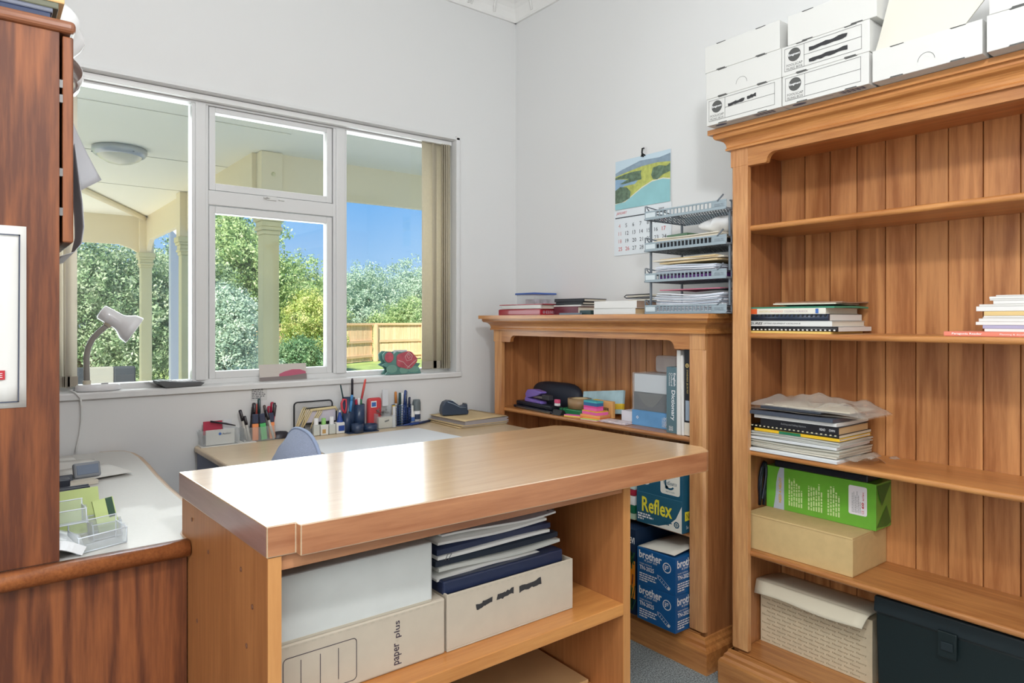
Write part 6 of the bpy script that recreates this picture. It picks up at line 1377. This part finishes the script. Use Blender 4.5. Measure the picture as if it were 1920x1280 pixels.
card_stand('clear card holder leaning at the upper left of the cluster beside the hutch', .145, 1.70, DZ+.058, .085, .04, .05, math.radians(6), math.radians(-10), 'clear card holders')
card_stand('clear card holder with green cards leaning in the right of the cluster', .232, 1.752, DZ+.004, .06, .035, .055, math.radians(10), math.radians(-14), 'clear card holders')
gc = mat('lime_card', (196, 212, 140), .6)
solo('green_cards', 'stack of lime green cards leaning over the card holder cluster', 'cards', gc, MB().box(-.05, .04, -.004, .004, 0, .10), (.19, 1.835, DZ+.002), rot=(math.radians(-18), 0, math.radians(8)), bevel=.001)
solo('green_cards', 'small lime cards with a dark green stripe in the right card holder', 'cards', [gc, mat('stripe_green', (40, 74, 52), .5)], MB().box(-.022, .02, -.003, .003, 0, .075).box(.004, .018, -.0036, .0036, .03, .0745, 1), (.238, 1.775, DZ+.012), rot=(math.radians(-20), math.radians(-6), math.radians(10)))
solo('white_packet', 'crumpled white plastic packet at the desk front beside the hutch panel', 'packet', mat('packet_white', (228, 232, 234), .35, coat=.3), MB().sheet(lambda u, v: ((u-.5)*.1, (v-.5)*.12, .02+.015*math.sin(u*3)+.006*math.sin(v*7+u*4)), 10, 10, .018), (.125, 1.72, DZ), rz=.1)
# hutch: notice, taped sheets, books and bag on top
nt_ = thing('paper_notice', 'white notice sheet with a dark border and red logo pinned on the walnut hutch side', 'notice', (-.02, 1.6545, 1.25)); part('sheet', nt_, paper_m, MB().sheet(lambda u, v: (-.16+.258*u, -.001-.002*math.sin(v*3)*u, -.172+.356*v), 8, 8, .0008))
F = frame((-.16, -.0045, -.172), (1, 0, 0), (0, 0, 1)); p = MB(); nb = mat('notice_ink', (70, 76, 92), .6)
for a, b in (((.02, .012), (.245, .012)), ((.245, .012), (.247, .338)), ((.247, .338), (.02, .338)), ((.02, .338), (.02, .012))): line(p, F, a, b, .0024)
part('border', nt_, nb, p); p = MB(); y = .325
for k, n_ in enumerate((1, 2, 4, 3, 3, 1, 2, 1)): lines_of_print(p, F, .03, .226, y-.02, n_, .008, .0028, 0, k+3); y -= .014+n_*.009
part('fine_print', nt_, mat('print_light', (170, 170, 174), .6), p); p = MB(); rect(p, F, .15, .056, .224, .074); part('logo', nt_, mat('logo_red', (190, 50, 60), .5), p)
txt(nt_, 'CARE', frame(F[0], F[1], F[2], .0006), .19, .06, .03, .009, white_print)
gp2 = mat('grey_paper2', (206, 206, 210), .6, trl=.35)
solo('taped_sheet', 'grey paper sheet curling out from the upper hutch door', 'paper', gp2, MB().sheet(lambda u, v: (.0008+.042*v**1.3+.018*u*v-.022*(1-u)*v*v, .02*u-.02*v, .055-.125*v+.055*u*(1-.45*v)), 8, 8, .0007), (.158, 1.755, 1.60))
def curl(u, v):
    pts = [(.002, .20), (.009, .14), (.016, .08), (.019, .03), (.015, -.005), (.002, -.024), (-.022, -.034)]
    t = v*(len(pts)-1); k = min(int(t), len(pts)-2); f = t-k
    return (pts[k][0]+(pts[k+1][0]-pts[k][0])*f+.004*u*math.sin(v*5), -.09+.2*u, pts[k][1]+(pts[k+1][1]-pts[k][1])*f-.012*u*v)
solo('taped_sheet', 'grey paper sheet curling under the lower edge of the hutch door', 'paper', gp2, MB().sheet(curl, 6, 24, .0007), (.158, 1.76, 1.415))
bz = 1.8585
for k, (T, x1, m, lb) in enumerate(((.012, .118, mat('navy_dark', (40, 52, 84), .5), 'dark navy book at the bottom of the pile on the hutch'), (.009, .122, mat('slate_cover', (112, 116, 130), .5), 'grey slim book second from the bottom on the hutch'), (.013, .132, mat('olive_cover', (104, 104, 84), .5), 'olive grey patterned book third up on the hutch'), (.013, .142, mat('tan_cover', (222, 178, 120), .5), 'tan book near the top of the hutch pile'), (.02, .132, mat('grey_green_cover', (120, 124, 112), .5), 'grey green book on top of the hutch pile'))):
    book('book', lb, (x1-.14, 1.76, bz), .2, .28, T, m, paper2_m, rz=math.pi/2); bz += T+.0005
wb_ = MB()
def bagp(u, v):
    a = u*2*math.pi; q = math.sin(v*math.pi*.92+.12)**.6; w_ = 1+.1*math.sin(a*5+v*7)+.06*math.sin(a*11-v*5)
    return (.072*q*math.cos(a)*w_, .10*q*math.sin(a)*w_, .001+.15*v+.006*math.sin(a*6))
wb_.sheet(bagp, 40, 14)
wb_.sheet(lambda u, v: (.0375+.03*math.sin(v*2.5)+.006*math.sin(u*14)*v, -.08+.16*u, .012-.085*v*(1-.7*abs(u-.35))), 14, 8, .0007)
solo('plastic_bag', 'white plastic bag bulging over the corner of the hutch top', 'bag', whitebag_m, wb_, (.130, 1.97, 1.859))
flush_text()
